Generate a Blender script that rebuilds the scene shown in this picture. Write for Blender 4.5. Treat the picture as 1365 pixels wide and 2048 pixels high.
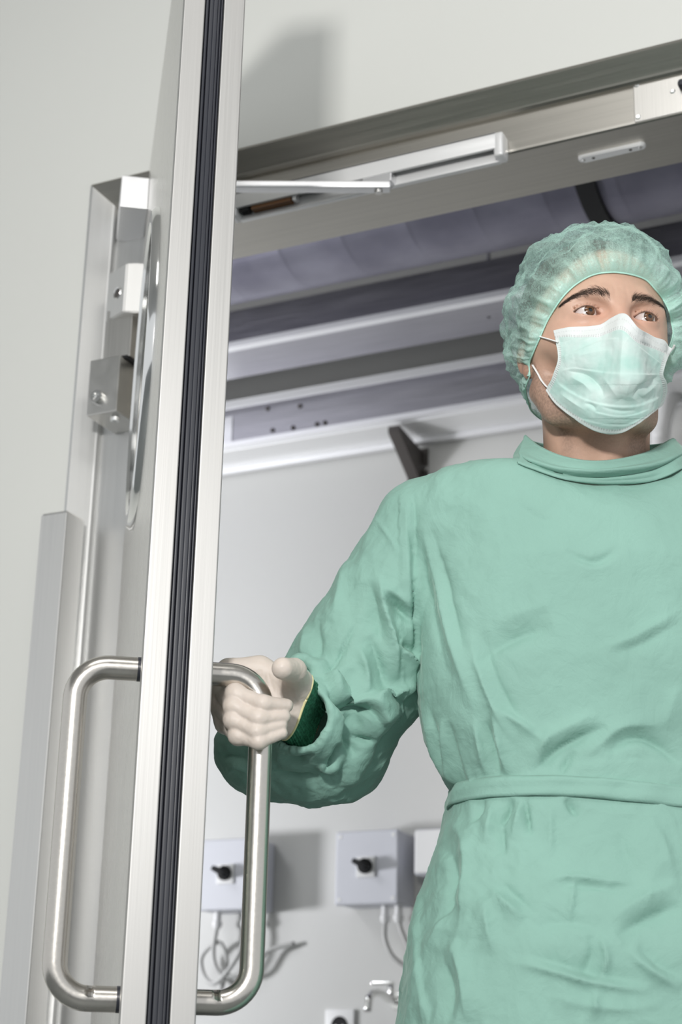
import bpy, bmesh, math, random
import numpy as np
from mathutils import Vector, Matrix, Quaternion

for _o in list(bpy.data.objects):
    bpy.data.objects.remove(_o, do_unlink=True)
SC = bpy.context.scene
COL = SC.collection
RNG = np.random.RandomState(7)

# ------------------------------------------------------------------ camera
FPX = 3338.0                      # focal length in pixels of the 1365 wide frame
PITCH, ROLL, YAW = math.radians(19.53), math.radians(1.32), math.radians(26.1)
CAMZ = 0.80
_f = np.array([-math.sin(YAW) * math.cos(PITCH), math.cos(YAW) * math.cos(PITCH), math.sin(PITCH)])
_r0 = np.array([math.cos(YAW), math.sin(YAW), 0.0])
_u0 = np.cross(_r0, _f)
_r = math.cos(ROLL) * _r0 + math.sin(ROLL) * _u0
_u = math.cos(ROLL) * _u0 - math.sin(ROLL) * _r0
CAMM = np.array([_r, _u, _f])
cam_data = bpy.data.cameras.new('camera')
cam = bpy.data.objects.new('camera', cam_data)
COL.objects.link(cam)
cam.matrix_world = Matrix(((_r[0], _u[0], -_f[0], 0), (_r[1], _u[1], -_f[1], 0), (_r[2], _u[2], -_f[2], CAMZ), (0, 0, 0, 1)))
cam_data.sensor_fit = 'HORIZONTAL'
cam_data.sensor_width = 36.0
cam_data.lens = 36.0 * FPX / 1365.0
cam_data.clip_start = 0.05
cam_data.dof.use_dof = True
cam_data.dof.focus_distance = 1.86
cam_data.dof.aperture_fstop = 10.5
SC.camera = cam

# ------------------------------------------------------------------ world, lights, exposure
SC.view_settings.view_transform = 'Standard'
SC.view_settings.look = 'None'
SC.view_settings.exposure = 0.46
SC.view_settings.gamma = 1.0
SC.view_settings.use_curve_mapping = False
world = bpy.data.worlds.new('world')
SC.world = world
world.use_nodes = True
world.node_tree.nodes['Background'].inputs[0].default_value = (0.95, 0.98, 1.0, 1)
world.node_tree.nodes['Background'].inputs[1].default_value = 0.54


def area_light(name, loc, target, size, power, color=(1, 1, 1), size_y=None):
    d = bpy.data.lights.new(name, 'AREA')
    d.energy = power
    d.color = color
    d.shape = 'RECTANGLE'
    d.size = size
    d.size_y = size_y or size
    o = bpy.data.objects.new(name, d)
    COL.objects.link(o)
    o.location = loc
    o.rotation_euler = (Vector(target) - Vector(loc)).to_track_quat('-Z', 'Y').to_euler()
    return o


area_light('flash_softbox', (-0.16, -0.60, 1.72), (-0.85, 2.0, 1.6), 0.16, 31, (1.0, 0.985, 0.96))
area_light('corridor_ceiling_lamp', (-0.5, 0.3, 3.36), (-0.6, 0.9, 0), 1.1, 13, (1.0, 0.99, 0.97))
area_light('room_lamp', (-3.6, 2.75, 1.15), (-1.6, 3.9, 1.9), 0.25, 27, (0.95, 0.96, 1.0))
area_light('room_fill_light', (-2.7, 2.75, 2.25), (-1.4, 3.8, 2.5), 0.5, 4.5, (0.95, 0.97, 1.0))  # added fill, out of view, brightens the back wall above the lower tray


# ------------------------------------------------------------------ helpers
def ray(u, v):
    """world direction (optical depth 1) of a pixel of the 1365x2048 frame - used to measure where things stand"""
    return np.array([(u - 682.5) / FPX, -(v - 1024.0) / FPX, 1.0]) @ CAMM


def on_y(u, v, y):
    d = ray(u, v)
    return np.array([0, 0, CAMZ]) + d * (y / d[1])


def on_z(u, v, z):
    d = ray(u, v)
    return np.array([0, 0, CAMZ]) + d * ((z - CAMZ) / d[2])


def tag(o, label=None, cat=None, group=None, kind=None):
    if label: o['label'] = label
    if cat: o['category'] = cat
    if group: o['group'] = group
    if kind: o['kind'] = kind
    return o


def empty(name, loc=(0, 0, 0), rz=0.0, parent=None):
    o = bpy.data.objects.new(name, None)
    COL.objects.link(o)
    o.location = loc
    o.rotation_euler = (0, 0, rz)
    o.empty_display_size = 0.05
    if parent: o.parent = parent
    return o


def link(name, me, mat=None, parent=None):
    o = bpy.data.objects.new(name, me)
    COL.objects.link(o)
    if mat is not None:
        for m in (mat if isinstance(mat, (list, tuple)) else [mat]):
            me.materials.append(m)
    if parent is not None: o.parent = parent
    return o


def mesh_np(name, verts, faces, mat=None, parent=None, smooth=True):
    """verts (N,3); faces list/array of index tuples"""
    me = bpy.data.meshes.new(name)
    faces = [tuple(int(i) for i in f) for f in faces] if not isinstance(faces, np.ndarray) else faces
    if isinstance(faces, np.ndarray):
        k = faces.shape[1]
        me.vertices.add(len(verts))
        me.vertices.foreach_set('co', np.ascontiguousarray(verts, np.float32).ravel())
        me.loops.add(faces.size)
        me.loops.foreach_set('vertex_index', np.ascontiguousarray(faces, np.int32).ravel())
        me.polygons.add(len(faces))
        me.polygons.foreach_set('loop_start', np.arange(0, faces.size, k, dtype=np.int32))
        me.polygons.foreach_set('loop_total', np.full(len(faces), k, np.int32))
        me.update(calc_edges=True)
    else:
        me.from_pydata([tuple(map(float, v)) for v in verts], [], faces)
    if smooth:
        me.polygons.foreach_set('use_smooth', np.ones(len(me.polygons), bool))
    me.validate()
    me.update()
    return link(name, me, mat, parent)


def bm_obj(name, bm, mat, parent=None, smooth=False):
    bmesh.ops.recalc_face_normals(bm, faces=bm.faces)
    me = bpy.data.meshes.new(name)
    bm.to_mesh(me)
    bm.free()
    if smooth:
        me.polygons.foreach_set('use_smooth', np.ones(len(me.polygons), bool))
        try:
            me.set_sharp_from_angle(angle=math.radians(40))
        except Exception:
            pass
    return link(name, me, mat, parent)


def add_box(bm, lo, hi, bevel=0.0, seg=2, axes=None, origin=(0, 0, 0)):
    """box between lo and hi, optionally in a frame given by three axis vectors"""
    vs = []
    for i in range(8):
        p = [hi[k] if (i >> k) & 1 else lo[k] for k in range(3)]
        if axes is not None:
            q = np.array(origin, float) + sum(np.array(axes[k], float) * p[k] for k in range(3))
        else:
            q = np.array(p, float) + np.array(origin, float)
        vs.append(bm.verts.new(q))
    fs = []
    for f in ((0, 2, 3, 1), (4, 5, 7, 6), (0, 1, 5, 4), (2, 6, 7, 3), (0, 4, 6, 2), (1, 3, 7, 5)):
        fs.append(bm.faces.new([vs[i] for i in f]))
    if bevel > 0:
        es = list({e for f in fs for e in f.edges})
        bmesh.ops.bevel(bm, geom=es, offset=bevel, segments=seg, profile=0.5, affect='EDGES')


def box(name, lo, hi, mat, parent=None, bevel=0.0, seg=2, axes=None, origin=(0, 0, 0)):
    bm = bmesh.new()
    add_box(bm, lo, hi, bevel, seg, axes, origin)
    o = bm_obj(name, bm, mat, parent, smooth=bevel > 0)
    if bevel > 0:
        w = o.modifiers.new('flat_faces', 'WEIGHTED_NORMAL'); w.weight = 100; w.keep_sharp = True
    return o


def smooth_path(pts, n):
    """Catmull-Rom through pts"""
    P = np.array(pts, float)
    P = np.vstack([2 * P[0] - P[1], P, 2 * P[-1] - P[-2]])
    out = []
    m = len(P) - 3
    for t in np.linspace(0, m, n):
        i = min(int(t), m - 1)
        s = t - i
        p0, p1, p2, p3 = P[i:i + 4]
        out.append(0.5 * ((2 * p1) + (-p0 + p2) * s + (2 * p0 - 5 * p1 + 4 * p2 - p3) * s * s + (-p0 + 3 * p1 - 3 * p2 + p3) * s ** 3))
    return np.array(out)


def sweep(path, radius, n=16, cap=True, flat=1.0):
    """verts, faces of a tube along path; radius scalar or per point"""
    P = np.array(path, float)
    R = np.broadcast_to(np.array(radius, float), (len(P),))
    T = np.gradient(P, axis=0)
    T /= np.linalg.norm(T, axis=1)[:, None] + 1e-12
    a = np.array([0, 0, 1.0]) if abs(T[0][2]) < 0.9 else np.array([1.0, 0, 0])
    N = np.cross(T[0], a); N /= np.linalg.norm(N)
    V, Fc = [], []
    for i in range(len(P)):
        N = N - T[i] * (N @ T[i]); N /= np.linalg.norm(N)
        B = np.cross(T[i], N)
        for k in range(n):
            an = 2 * math.pi * k / n
            V.append(P[i] + R[i] * (math.cos(an) * N + flat * math.sin(an) * B))
    for i in range(len(P) - 1):
        for k in range(n):
            k2 = (k + 1) % n
            Fc.append((i * n + k, i * n + k2, (i + 1) * n + k2, (i + 1) * n + k))
    if cap:
        Fc.append(tuple(range(n - 1, -1, -1)))
        Fc.append(tuple((len(P) - 1) * n + k for k in range(n)))
    return V, Fc


def tube(name, path, radius, mat, parent=None, n=16, flat=1.0):
    V, Fc = sweep(path, radius, n, True, flat)
    return mesh_np(name, V, Fc, mat, parent)


def lathe_bm(bm, profile, center, axis, n=24):
    """revolve (radius, along) profile about axis through center"""
    ax = np.array(axis, float); ax /= np.linalg.norm(ax)
    a = np.array([0, 0, 1.0]) if abs(ax[2]) < 0.9 else np.array([1.0, 0, 0])
    N = np.cross(ax, a); N /= np.linalg.norm(N)
    B = np.cross(ax, N)
    rings = []
    for r, h in profile:
        if r < 1e-6:
            rings.append([bm.verts.new(np.array(center) + ax * h)])
        else:
            rings.append([bm.verts.new(np.array(center) + ax * h + r * (math.cos(2 * math.pi * k / n) * N + math.sin(2 * math.pi * k / n) * B)) for k in range(n)])
    for A, Bq in zip(rings[:-1], rings[1:]):
        for k in range(n):
            k2 = (k + 1) % n
            if len(A) == 1 and len(Bq) == 1: continue
            if len(A) == 1: bm.faces.new((A[0], Bq[k], Bq[k2]))
            elif len(Bq) == 1: bm.faces.new((A[k], A[k2], Bq[0]))
            else: bm.faces.new((A[k], A[k2], Bq[k2], Bq[k]))


def lathe(name, profile, center, axis, mat, parent=None, n=24):
    bm = bmesh.new()
    lathe_bm(bm, profile, center, axis, n)
    return bm_obj(name, bm, mat, parent, smooth=True)


# ------------------------------------------------------------------ materials
def new_mat(name):
    m = bpy.data.materials.new(name)
    m.use_nodes = True
    nt = m.node_tree
    return m, nt, nt.nodes['Principled BSDF']


def setp(b, **kw):
    for k, v in kw.items():
        b.inputs[k].default_value = v


def plain(name, col, rough=0.5, metal=0.0, **kw):
    m, nt, b = new_mat(name)
    b.inputs['Base Color'].default_value = (*col, 1)
    setp(b, Roughness=rough, Metallic=metal, **kw)
    return m


def noise_mix(nt, b, c1, c2, scale=(1, 1, 1), nscale=20.0, detail=4.0, lo=0.35, hi=0.65, coord='Object'):
    tc = nt.nodes.new('ShaderNodeTexCoord')
    mp = nt.nodes.new('ShaderNodeMapping')
    mp.inputs['Scale'].default_value = scale
    nz = nt.nodes.new('ShaderNodeTexNoise')
    nz.inputs['Scale'].default_value = nscale
    nz.inputs['Detail'].default_value = detail
    rp = nt.nodes.new('ShaderNodeValToRGB')
    rp.color_ramp.elements[0].position = lo
    rp.color_ramp.elements[1].position = hi
    rp.color_ramp.elements[0].color = (*c1, 1)
    rp.color_ramp.elements[1].color = (*c2, 1)
    L = nt.links.new
    L(tc.outputs[coord], mp.inputs['Vector'])
    L(mp.outputs['Vector'], nz.inputs['Vector'])
    L(nz.outputs['Fac'], rp.inputs['Fac'])
    L(rp.outputs['Color'], b.inputs['Base Color'])
    return nz


def bump(nt, b, src, strength=0.2, dist=0.001, prev=None):
    bp = nt.nodes.new('ShaderNodeBump')
    bp.inputs['Strength'].default_value = strength
    bp.inputs['Distance'].default_value = dist
    nt.links.new(src, bp.inputs['Height'])
    if prev is not None:
        nt.links.new(prev.outputs['Normal'], bp.inputs['Normal'])
    nt.links.new(bp.outputs['Normal'], b.inputs['Normal'])
    return bp


def brushed(name, col, rough, scale=(400, 400, 3), var=0.06, bstr=0.06, col2=None):
    """brushed metal: fine streaks along the direction of the small scale value"""
    m, nt, b = new_mat(name)
    setp(b, Metallic=1.0, Roughness=rough)
    c2 = col2 or tuple(min(1, c * (1 + var)) for c in col)
    nz = noise_mix(nt, b, tuple(c * (1 - var) for c in col), c2, scale, 1.0, 3.0, 0.3, 0.7)
    mr = nt.nodes.new('ShaderNodeMapRange')
    mr.inputs['To Min'].default_value = rough * 0.8
    mr.inputs['To Max'].default_value = rough * 1.25
    nt.links.new(nz.outputs['Fac'], mr.inputs['Value'])
    nt.links.new(mr.outputs['Result'], b.inputs['Roughness'])
    bump(nt, b, nz.outputs['Fac'], bstr, 0.0005)
    return m


M = {}
def wall_mat(name, c, var=0.03):
    m, nt, b = new_mat(name)
    setp(b, Roughness=0.55)
    nz = noise_mix(nt, b, tuple(x * (1 - var) for x in c), c, (1, 1, 1), 1.3, 3.0, 0.3, 0.7)
    n2 = nt.nodes.new('ShaderNodeTexNoise')
    n2.inputs['Scale'].default_value = 350
    bump(nt, b, n2.outputs['Fac'], 0.05, 0.0006)
    return m
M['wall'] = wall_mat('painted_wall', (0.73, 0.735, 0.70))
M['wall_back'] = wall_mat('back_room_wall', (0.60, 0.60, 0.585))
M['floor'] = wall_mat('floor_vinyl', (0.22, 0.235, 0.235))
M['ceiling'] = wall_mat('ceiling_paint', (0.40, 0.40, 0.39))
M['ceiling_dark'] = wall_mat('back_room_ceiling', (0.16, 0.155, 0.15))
M['steel_v'] = brushed('brushed_steel_upright', (0.66, 0.645, 0.615), 0.34, (500, 500, 4))
M['steel_door'] = brushed('brushed_steel_door', (0.70, 0.69, 0.665), 0.28, (300, 300, 3), 0.04, 0.04)
M['steel_edge'] = brushed('brushed_steel_edge', (0.43, 0.425, 0.415), 0.52, (700, 700, 4), 0.05)
M['steel_h'] = brushed('brushed_steel_lintel', (0.50, 0.48, 0.44), 0.36, (4, 300, 300))
M['steel_blk'] = brushed('machined_steel', (0.66, 0.65, 0.625), 0.30, (60, 60, 60), 0.03)
M['steel_tube'] = brushed('satin_steel_tube', (0.63, 0.60, 0.555), 0.24, (250, 250, 250), 0.02, 0.02)
M['steel_jamb'] = brushed('brushed_steel_jamb', (0.66, 0.662, 0.655), 0.48, (300, 300, 3), 0.02, 0.03)
M['steel_guard'] = brushed('brushed_steel_guard', (0.74, 0.735, 0.72), 0.5, (500, 500, 4), 0.03, 0.03)
M['chrome'] = plain('bright_chrome', (0.86, 0.86, 0.85), 0.10, 1.0)
M['alu'] = plain('satin_aluminium', (0.80, 0.80, 0.81), 0.40, 0.85)
M['alu_white'] = plain('pale_coated_aluminium', (0.80, 0.80, 0.80), 0.38, 0.25)
M['rubber'] = plain('black_rubber', (0.018, 0.020, 0.028), 0.38)
M['dark'] = plain('dark_gap', (0.008, 0.008, 0.009), 0.8)
M['brown'] = plain('brown_spring_block', (0.16, 0.075, 0.03), 0.5)
M['galv'] = brushed('galvanised_tray', (0.45, 0.445, 0.48), 0.46, (6, 120, 120), 0.10)
M['galv_lit'] = plain('lit_tray_lip', (0.90, 0.90, 0.92), 0.4, 0.4)  # paler than the web: flash light caught by the lips, put into the colour
M['box'] = plain('pale_grey_plastic', (0.62, 0.63, 0.68), 0.45)
M['white'] = plain('white_plastic', (0.80, 0.80, 0.80), 0.4)
M['cable'] = plain('grey_cable', (0.50, 0.50, 0.49), 0.5)
M['dark_metal'] = plain('dark_bracket_metal', (0.10, 0.09, 0.085), 0.5, 0.5)
def duct_mat():
    m, nt, b = new_mat('foil_duct')
    setp(b, Metallic=0.75, Roughness=0.38)
    nz = noise_mix(nt, b, (0.20, 0.195, 0.25), (0.29, 0.285, 0.35), (1, 1, 1), 6.0, 3.0)
    n2 = nt.nodes.new('ShaderNodeTexNoise'); n2.inputs['Scale'].default_value = 25
    bump(nt, b, n2.outputs['Fac'], 0.12, 0.006)
    return m
M['duct'] = duct_mat()
def glass_mat():
    m, nt, b = new_mat('porthole_glass')
    setp(b, Roughness=0.03, IOR=1.45)
    b.inputs['Base Color'].default_value = (0.9, 0.95, 0.93, 1)
    b.inputs['Transmission Weight'].default_value = 1.0
    return m
M['glass'] = glass_mat()
# ------------------------------------------------------------------ the setting
YW = 2.137          # front face of the wall round the doorway
YF = 2.172          # recessed face of the steel frame
YB = 2.306          # back of the frame
XL, XR = -1.553, -0.10      # outer edges of the frame
ZT = 2.325
OX0, OX1, OZ = -1.440, -0.21, 2.223     # clear opening


def structure(name, o=None, **kw):
    o['kind'] = 'structure'
    return o


structure('', box('wall_front', (-4.2, YW, 0), (XL, YB, 3.4), M['wall']))
structure('', box('wall_front_above', (XL, YW, ZT), (XR, YB, 3.4), M['wall'])).name = 'wall_above'
structure('', box('wall_right_of_door', (XR, YW, 0), (1.6, YB, 3.4), M['wall'])).name = 'wall_right'
structure('', box('floor', (-4.2, -4.0, -0.1), (1.6, 4.05, 0), M['floor']))
structure('', box('ceiling', (-4.2, -4.0, 3.4), (1.6, YB, 3.5), M['ceiling']))
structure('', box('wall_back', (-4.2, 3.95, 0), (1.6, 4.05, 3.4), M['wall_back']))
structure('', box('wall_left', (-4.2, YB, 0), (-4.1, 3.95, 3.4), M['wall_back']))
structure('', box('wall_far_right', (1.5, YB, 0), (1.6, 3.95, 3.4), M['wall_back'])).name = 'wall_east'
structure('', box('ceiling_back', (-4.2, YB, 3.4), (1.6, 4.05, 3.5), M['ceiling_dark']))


def frame_profile(name, kind):
    """steel frame: 45 degree splay, rounded nose, recessed face, rounded corner, reveal.  profile = (offset from the outer edge, y)"""
    prof = [(0.0, YW + 0.02), (0.0, YW - 0.003), (0.004, YW - 0.004), (0.030, YF - 0.012), (0.0325, YF - 0.010), (0.035, YF - 0.006), (0.036, YF), (0.098, YF), (0.1005, YF + 0.001),
            (0.102, YF + 0.0035), (0.102, YB)]
    return prof


def frame_piece(name, kind):
    prof = frame_profile(name, kind)
    V, Fc = [], []
    for off, y in prof:
        if kind == 'top':
            V += [(XL + off, y, ZT - off), (XR - off, y, ZT - off)]
        elif kind == 'left':
            o2 = off if off < 0.05 else off * (OX0 - XL) / 0.102
            V += [(XL + o2, y, 0.0), (XL + o2, y, ZT - off)]
        else:
            V += [(XR - off, y, ZT - off), (XR - off, y, 0.0)]
    # the head is mitred with the left jamb, whose recessed face is a little wider
    if kind == 'top':
        for i, (off, y) in enumerate(prof):
            o2 = off if off < 0.05 else off * (OX0 - XL) / 0.102
            V[2 * i] = (XL + o2, y, ZT - off)
    for i in range(len(prof) - 1):
        a = 2 * i
        Fc.append((a, a + 1, a + 3, a + 2))
    o = mesh_np(name, V, Fc, M['steel_h'] if kind == 'top' else M['steel_jamb'], None, smooth=False)
    m = o.modifiers.new('thick', 'SOLIDIFY'); m.thickness = 0.0015; m.offset = -1
    o['kind'] = 'structure'
    return o


head = frame_piece('trim_1', 'top')
frame_piece('trim_2', 'left')
frame_piece('trim_3', 'right')
for o in ('trim_1', 'trim_2', 'trim_3'):
    pass

# steel corner guard on the left jamb
g = tag(empty('corner_guard', (-1.5375, 2.11, 0)), 'square steel corner guard standing against the left jamb, below the hinge', 'guard')
box('guard_profile', (-0.0255, -0.027, 0), (0.0255, 0.0245, 1.69), M['steel_guard'], g, 0.0025)
box('top_cap', (-0.0235, -0.025, 1.69), (0.0235, 0.0235, 1.6925), M['steel_blk'], g, 0.001)

# lock keep plate on the lintel
kp = tag(empty('strike_plate', (-0.47, YF, 2.26)), 'flat steel strike plate screwed to the lintel right of the closer rail', 'plate')
box('plate', (-0.108, -0.003, -0.036), (0.15, 0, 0.036), M['steel_v'], kp, 0.0012)
for dx, dz in ((-0.102, 0.029), (-0.102, -0.028), (-0.047, 0.003)):
    lathe('screw', [(0, -0.0018), (0.0028, -0.0018), (0.0042, -0.0006), (0.0042, 0)], (dx, -0.003, dz), (0, 1, 0), M['chrome'], kp, 14)
lathe('lock_pin', [(0, -0.016), (0.005, -0.015), (0.0065, -0.010), (0.0065, 0)], (-0.030, -0.003, 0.006), (0, 1, 0), M['rubber'], kp, 16)

# magnetic contact under the lintel
cs = tag(empty('door_contact', (-0.6325, 2.2295, OZ)), 'small white rounded contact strip screwed under the lintel', 'sensor')
bm = bmesh.new()
pts = []
for k in range(33):
    a = math.pi * k / 16
    cx = 0.046 if (k < 8 or k > 24) else -0.046
    pts.append((cx + 0.0085 * math.cos(a), 0.0085 * math.sin(a)))
lo = [bm.verts.new((x, y, -0.007)) for x, y in pts[:-1]]
hi = [bm.verts.new((x, y, 0.0)) for x, y in pts[:-1]]
bm.faces.new(lo); bm.faces.new(hi[::-1])
for k in range(len(lo)):
    bm.faces.new((lo[k], lo[(k + 1) % len(lo)], hi[(k + 1) % len(lo)], hi[k]))
es = [e for e in bm.edges if all(v.co.z < -0.006 for v in e.verts)]
bmesh.ops.bevel(bm, geom=es, offset=0.0015, segments=2, affect='EDGES')
bm_obj('contact_body', bm, M['alu_white'], cs, True)
for dx in (-0.046, -0.030, 0.030, 0.046):
    lathe('screw', [(0, -0.0008), (0.002, -0.0008), (0.0028, 0)], (dx, 0, -0.007), (0, 0, 1), M['steel_blk'] if abs(dx) > 0.04 else M['dark_metal'], cs, 12)

# door closer: rail on the lintel, sliding arm
cl = tag(empty('door_closer', (-1.035, YF, 2.235)), 'pale door closer rail with slim arm, fixed along the lintel', 'door closer')
bm = bmesh.new()
x0, x1 = -0.228, 0.240
add_box(bm, (x0, -0.0055, -0.028), (x1, 0, 0.012), 0.001)
add_box(bm, (x0, -0.028, -0.014), (x1, -0.0245, 0.013), 0.0012)
add_box(bm, (x0, -0.028, 0.009), (x1, 0, 0.013), 0.0012)
add_box(bm, (x1 - 0.004, -0.028, -0.030), (x1 + 0.012, 0, 0.013), 0.004, 3)
add_box(bm, (x0 - 0.012, -0.028, -0.030), (x0 + 0.002, 0, 0.013), 0.004, 3)
add_box(bm, (x0, -0.028, -0.0155), (x1, -0.0225, -0.0135), 0.0006)
add_box(bm, (x0, -0.010, -0.0300), (x1, 0, -0.027), 0.0006)
bm_obj('slide_rail', bm, M['alu_white'], cl, True)
box('slot_shade', (x0, -0.0245, -0.004), (x1, -0.0055, 0.008), M['dark'], cl)  # near-black block painted in as the shade inside the slot
box('spring_block', (-0.200, -0.0225, -0.022), (-0.125, -0.008, -0.010), M['brown'], cl, 0.001)
box('end_stop', (-0.222, -0.0225, -0.022), (-0.205, -0.008, -0.008), M['dark'], cl, 0.001)
box('spacer', (-0.122, -0.0225, -0.022), (-0.115, -0.008, -0.010), M['alu'], cl, 0.001)
sl = box('slider', (0.008, -0.026, -0.030), (0.060, -0.006, -0.012), M['alu'], cl, 0.002)
lathe('pivot_bolt', [(0, -0.010), (0.006, -0.010), (0.007, -0.006), (0.007, 0.004)], (0.036, -0.022, -0.036), (0, 0, 1), M['steel_blk'], cl, 18)
# the arm runs from the slider back to the closer body on the hidden face of the leaf
A = np.array([0.042, -0.022, -0.036]); TH = math.radians(35.65)
HG = np.array([-1.437, 2.137, 0.0])
E_ = np.array([math.sin(TH), -math.cos(TH), 0.0])      # along the leaf, from hinge to free edge
N_ = np.array([math.cos(TH), math.sin(TH), 0.0])       # across the leaf, towards the person
LEN, THK, LTOP = 0.925, 0.0715, 2.323
Bp = HG + E_ * 0.20 + N_ * 0.105 + np.array([0, 0, 2.195]) - np.array([-1.035, YF, 2.235])
d = (Bp - A); Ln = np.linalg.norm(d); d /= Ln
sd = np.cross(d, [0, 0, 1.0]); sd /= np.linalg.norm(sd)
box('arm', (-0.014, -0.0105, -0.006), (Ln + 0.01, 0.0105, 0.006), M['alu'], cl, 0.0025, 2, (d, sd, np.cross(sd, d)), A)

# ------------------------------------------------------------------ door leaf
door = empty('door_1', (HG[0], HG[1], 0), -(math.pi / 2 - TH))
door['kind'] = 'structure'
# local frame of the leaf: x along the leaf to its free edge, y across it (0 = left face, THK = right face)
ZB = 0.012
wx, wz, wr = 0.43, 1.757, 0.212
E2 = 0.0248         # width of the steel edge strips
# left and right skins with a round hole for the porthole
def skin(name, y, nrm):
    n = 64
    xs0, xs1 = 0.0, LEN - 0.004
    ring = [(wx + wr * math.cos(2 * math.pi * k / n), wz + wr * math.sin(2 * math.pi * k / n)) for k in range(n)]
    outer = []
    for k in range(n):
        a = 2 * math.pi * k / n
        c, s = math.cos(a), math.sin(a)
        t = min(((xs1 - wx) / c if c > 1e-9 else ((xs0 - wx) / c if c < -1e-9 else 1e9)), 0.40 / abs(s) if abs(s) > 1e-9 else 1e9)
        outer.append((wx + t * c, wz + t * s))
    V = [(x, y, z) for x, z in ring] + [(x, y, z) for x, z in outer]
    Fc = [(k, (k + 1) % n, n + (k + 1) % n, n + k) for k in range(n)]
    b = len(V)
    V += [(xs0, y, ZB), (xs1, y, ZB), (xs1, y, wz - 0.40), (xs0, y, wz - 0.40), (xs0, y, wz + 0.40), (xs1, y, wz + 0.40), (xs1, y, LTOP), (xs0, y, LTOP)]
    Fc += [(b, b + 1, b + 2, b + 3), (b + 4, b + 5, b + 6, b + 7)]
    # fill the four corners of the square ring
    for cx, cz in ((xs1, wz + 0.40), (xs0, wz + 0.40), (xs0, wz - 0.40), (xs1, wz - 0.40)):
        V.append((cx, y, cz))
    corner = {0: b + 8, 1: b + 9, 2: b + 10, 3: b + 11}
    for k in range(n):
        p, q = outer[k], outer[(k + 1) % n]
        if abs(p[0] - q[0]) > 1e-6 and abs(p[1] - q[1]) > 1e-6:
            ci = min(range(4), key=lambda i: (V[corner[i]][0] - p[0]) ** 2 + (V[corner[i]][2] - p[1]) ** 2)
            Fc.append((n + k, n + (k + 1) % n, corner[ci]))
    o = mesh_np(name, V, Fc, M['steel_door'], door, smooth=False)
    return o
skin('leaf_face', 0.0015, -1)
skin('leaf_face', THK - 0.0015, 1)
box('hinge_edge', (0, 0.0015, ZB), (0.002, THK - 0.0015, LTOP), M['steel_v'], door)
box('top_edge', (0, 0.0015, LTOP - 0.002), (LEN - 0.004, THK - 0.0015, LTOP), M['steel_v'], door)
box('edge_strip', (LEN - 0.030, 0, ZB), (LEN, E2, LTOP), M['steel_edge'], door, 0.0018, 2)
box('edge_strip', (LEN - 0.030, THK - E2, ZB), (LEN, THK, LTOP), M['steel_edge'], door, 0.0018, 2)
# rubber gasket: dark channel with ribs standing in it
gk = box('gasket', (LEN - 0.030, E2 - 0.0002, ZB), (LEN - 0.011, THK - E2 + 0.0002, LTOP), M['rubber'], door)
gw = THK - 2 * E2
for k, (f, w, h) in enumerate(((0.13, 0.0020, 0.006), (0.36, 0.0026, 0.0085), (0.58, 0.0028, 0.0085), (0.76, 0.0018, 0.007), (0.92, 0.0014, 0.006))):
    box('rib', (LEN - 0.0115, E2 + gw * f - w, ZB), (LEN - 0.011 + h, E2 + gw * f + w, LTOP), M['rubber'], gk, 0.0012, 3)
# porthole
def ring_obj(name, y0, y1, r0, r1, mat):
    bm = bmesh.new()
    lathe_bm(bm, [(r0, 0), (r0, (y1 - y0) * 0.6), (r0 + 0.004, (y1 - y0)), (r1 - 0.006, (y1 - y0)), (r1 - 0.001, (y1 - y0) * 0.55), (r1, 0)], (wx, y0, wz), (0, 1 if True else 0, 0), 96)
    return bm_obj(name, bm, mat, door, True)
r1 = ring_obj('porthole_ring', 0.0015, -0.0085, wr - 0.012, wr + 0.014, M['chrome'])
r2 = ring_obj('porthole_ring', THK - 0.0015, THK + 0.0085, wr - 0.012, wr + 0.014, M['chrome'])
lathe('porthole_tube', [(wr - 0.001, 0.001), (wr - 0.001, THK - 0.001)], (wx, 0, wz), (0, 1, 0), M['steel_blk'], door, 96)
lathe('porthole_pane', [(0, 0), (wr - 0.002, 0), (wr - 0.002, 0.006), (0, 0.006)], (wx, 0.004, wz), (0, 1, 0), M['glass'], door, 96)
lathe('porthole_pane', [(0, 0), (wr - 0.002, 0), (wr - 0.002, 0.006), (0, 0.006)], (wx, THK - 0.010, wz), (0, 1, 0), M['glass'], door, 96)

# pull handles, one on each face
HX, HR, HZ0, HZ1, HOUT = LEN - 0.062, 0.0125, 0.0, 0.0, 0.072
def handle(side, zt, zb, out):
    y0 = 0.0015 if side < 0 else THK - 0.0015
    yb = y0 + side * out
    R = 0.034
    P = [(HX, y0 - side * 0.004, zt)]
    for t in np.linspace(0.0, 1.0, 5): P.append((HX, y0 + side * (out - R) * (0.1 + 0.9 * t), zt))
    for k in range(1, 12):
        a = math.pi / 2 * k / 11
        P.append((HX, yb - side * R + side * R * math.sin(a), zt - R + R * math.cos(a)))
    for t in np.linspace(0.05, 0.95, 10): P.append((HX, yb, (zt - R) + (zb + R - zt + R) * t))
    for k in range(0, 12):
        a = math.pi / 2 * k / 11
        P.append((HX, yb - side * R + side * R * math.cos(a), zb + R - R * math.sin(a)))
    for t in np.linspace(0.0, 1.0, 5): P.append((HX, y0 + side * (out - R) * (1.0 - 0.9 * t), zb))
    P.append((HX, y0 - side * 0.004, zb))
    o = tube('door_handle', P, HR, M['steel_tube'], door, 28)
    for z in (zt, zb):
        lathe('gap_ring', [(HR - 0.001, 0), (HR + 0.0003, 0), (HR + 0.0003, side * 0.0035), (HR - 0.001, side * 0.0035)], (HX, y0, z), (0, 1, 0), M['rubber'], o, 28)
    return o

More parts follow.
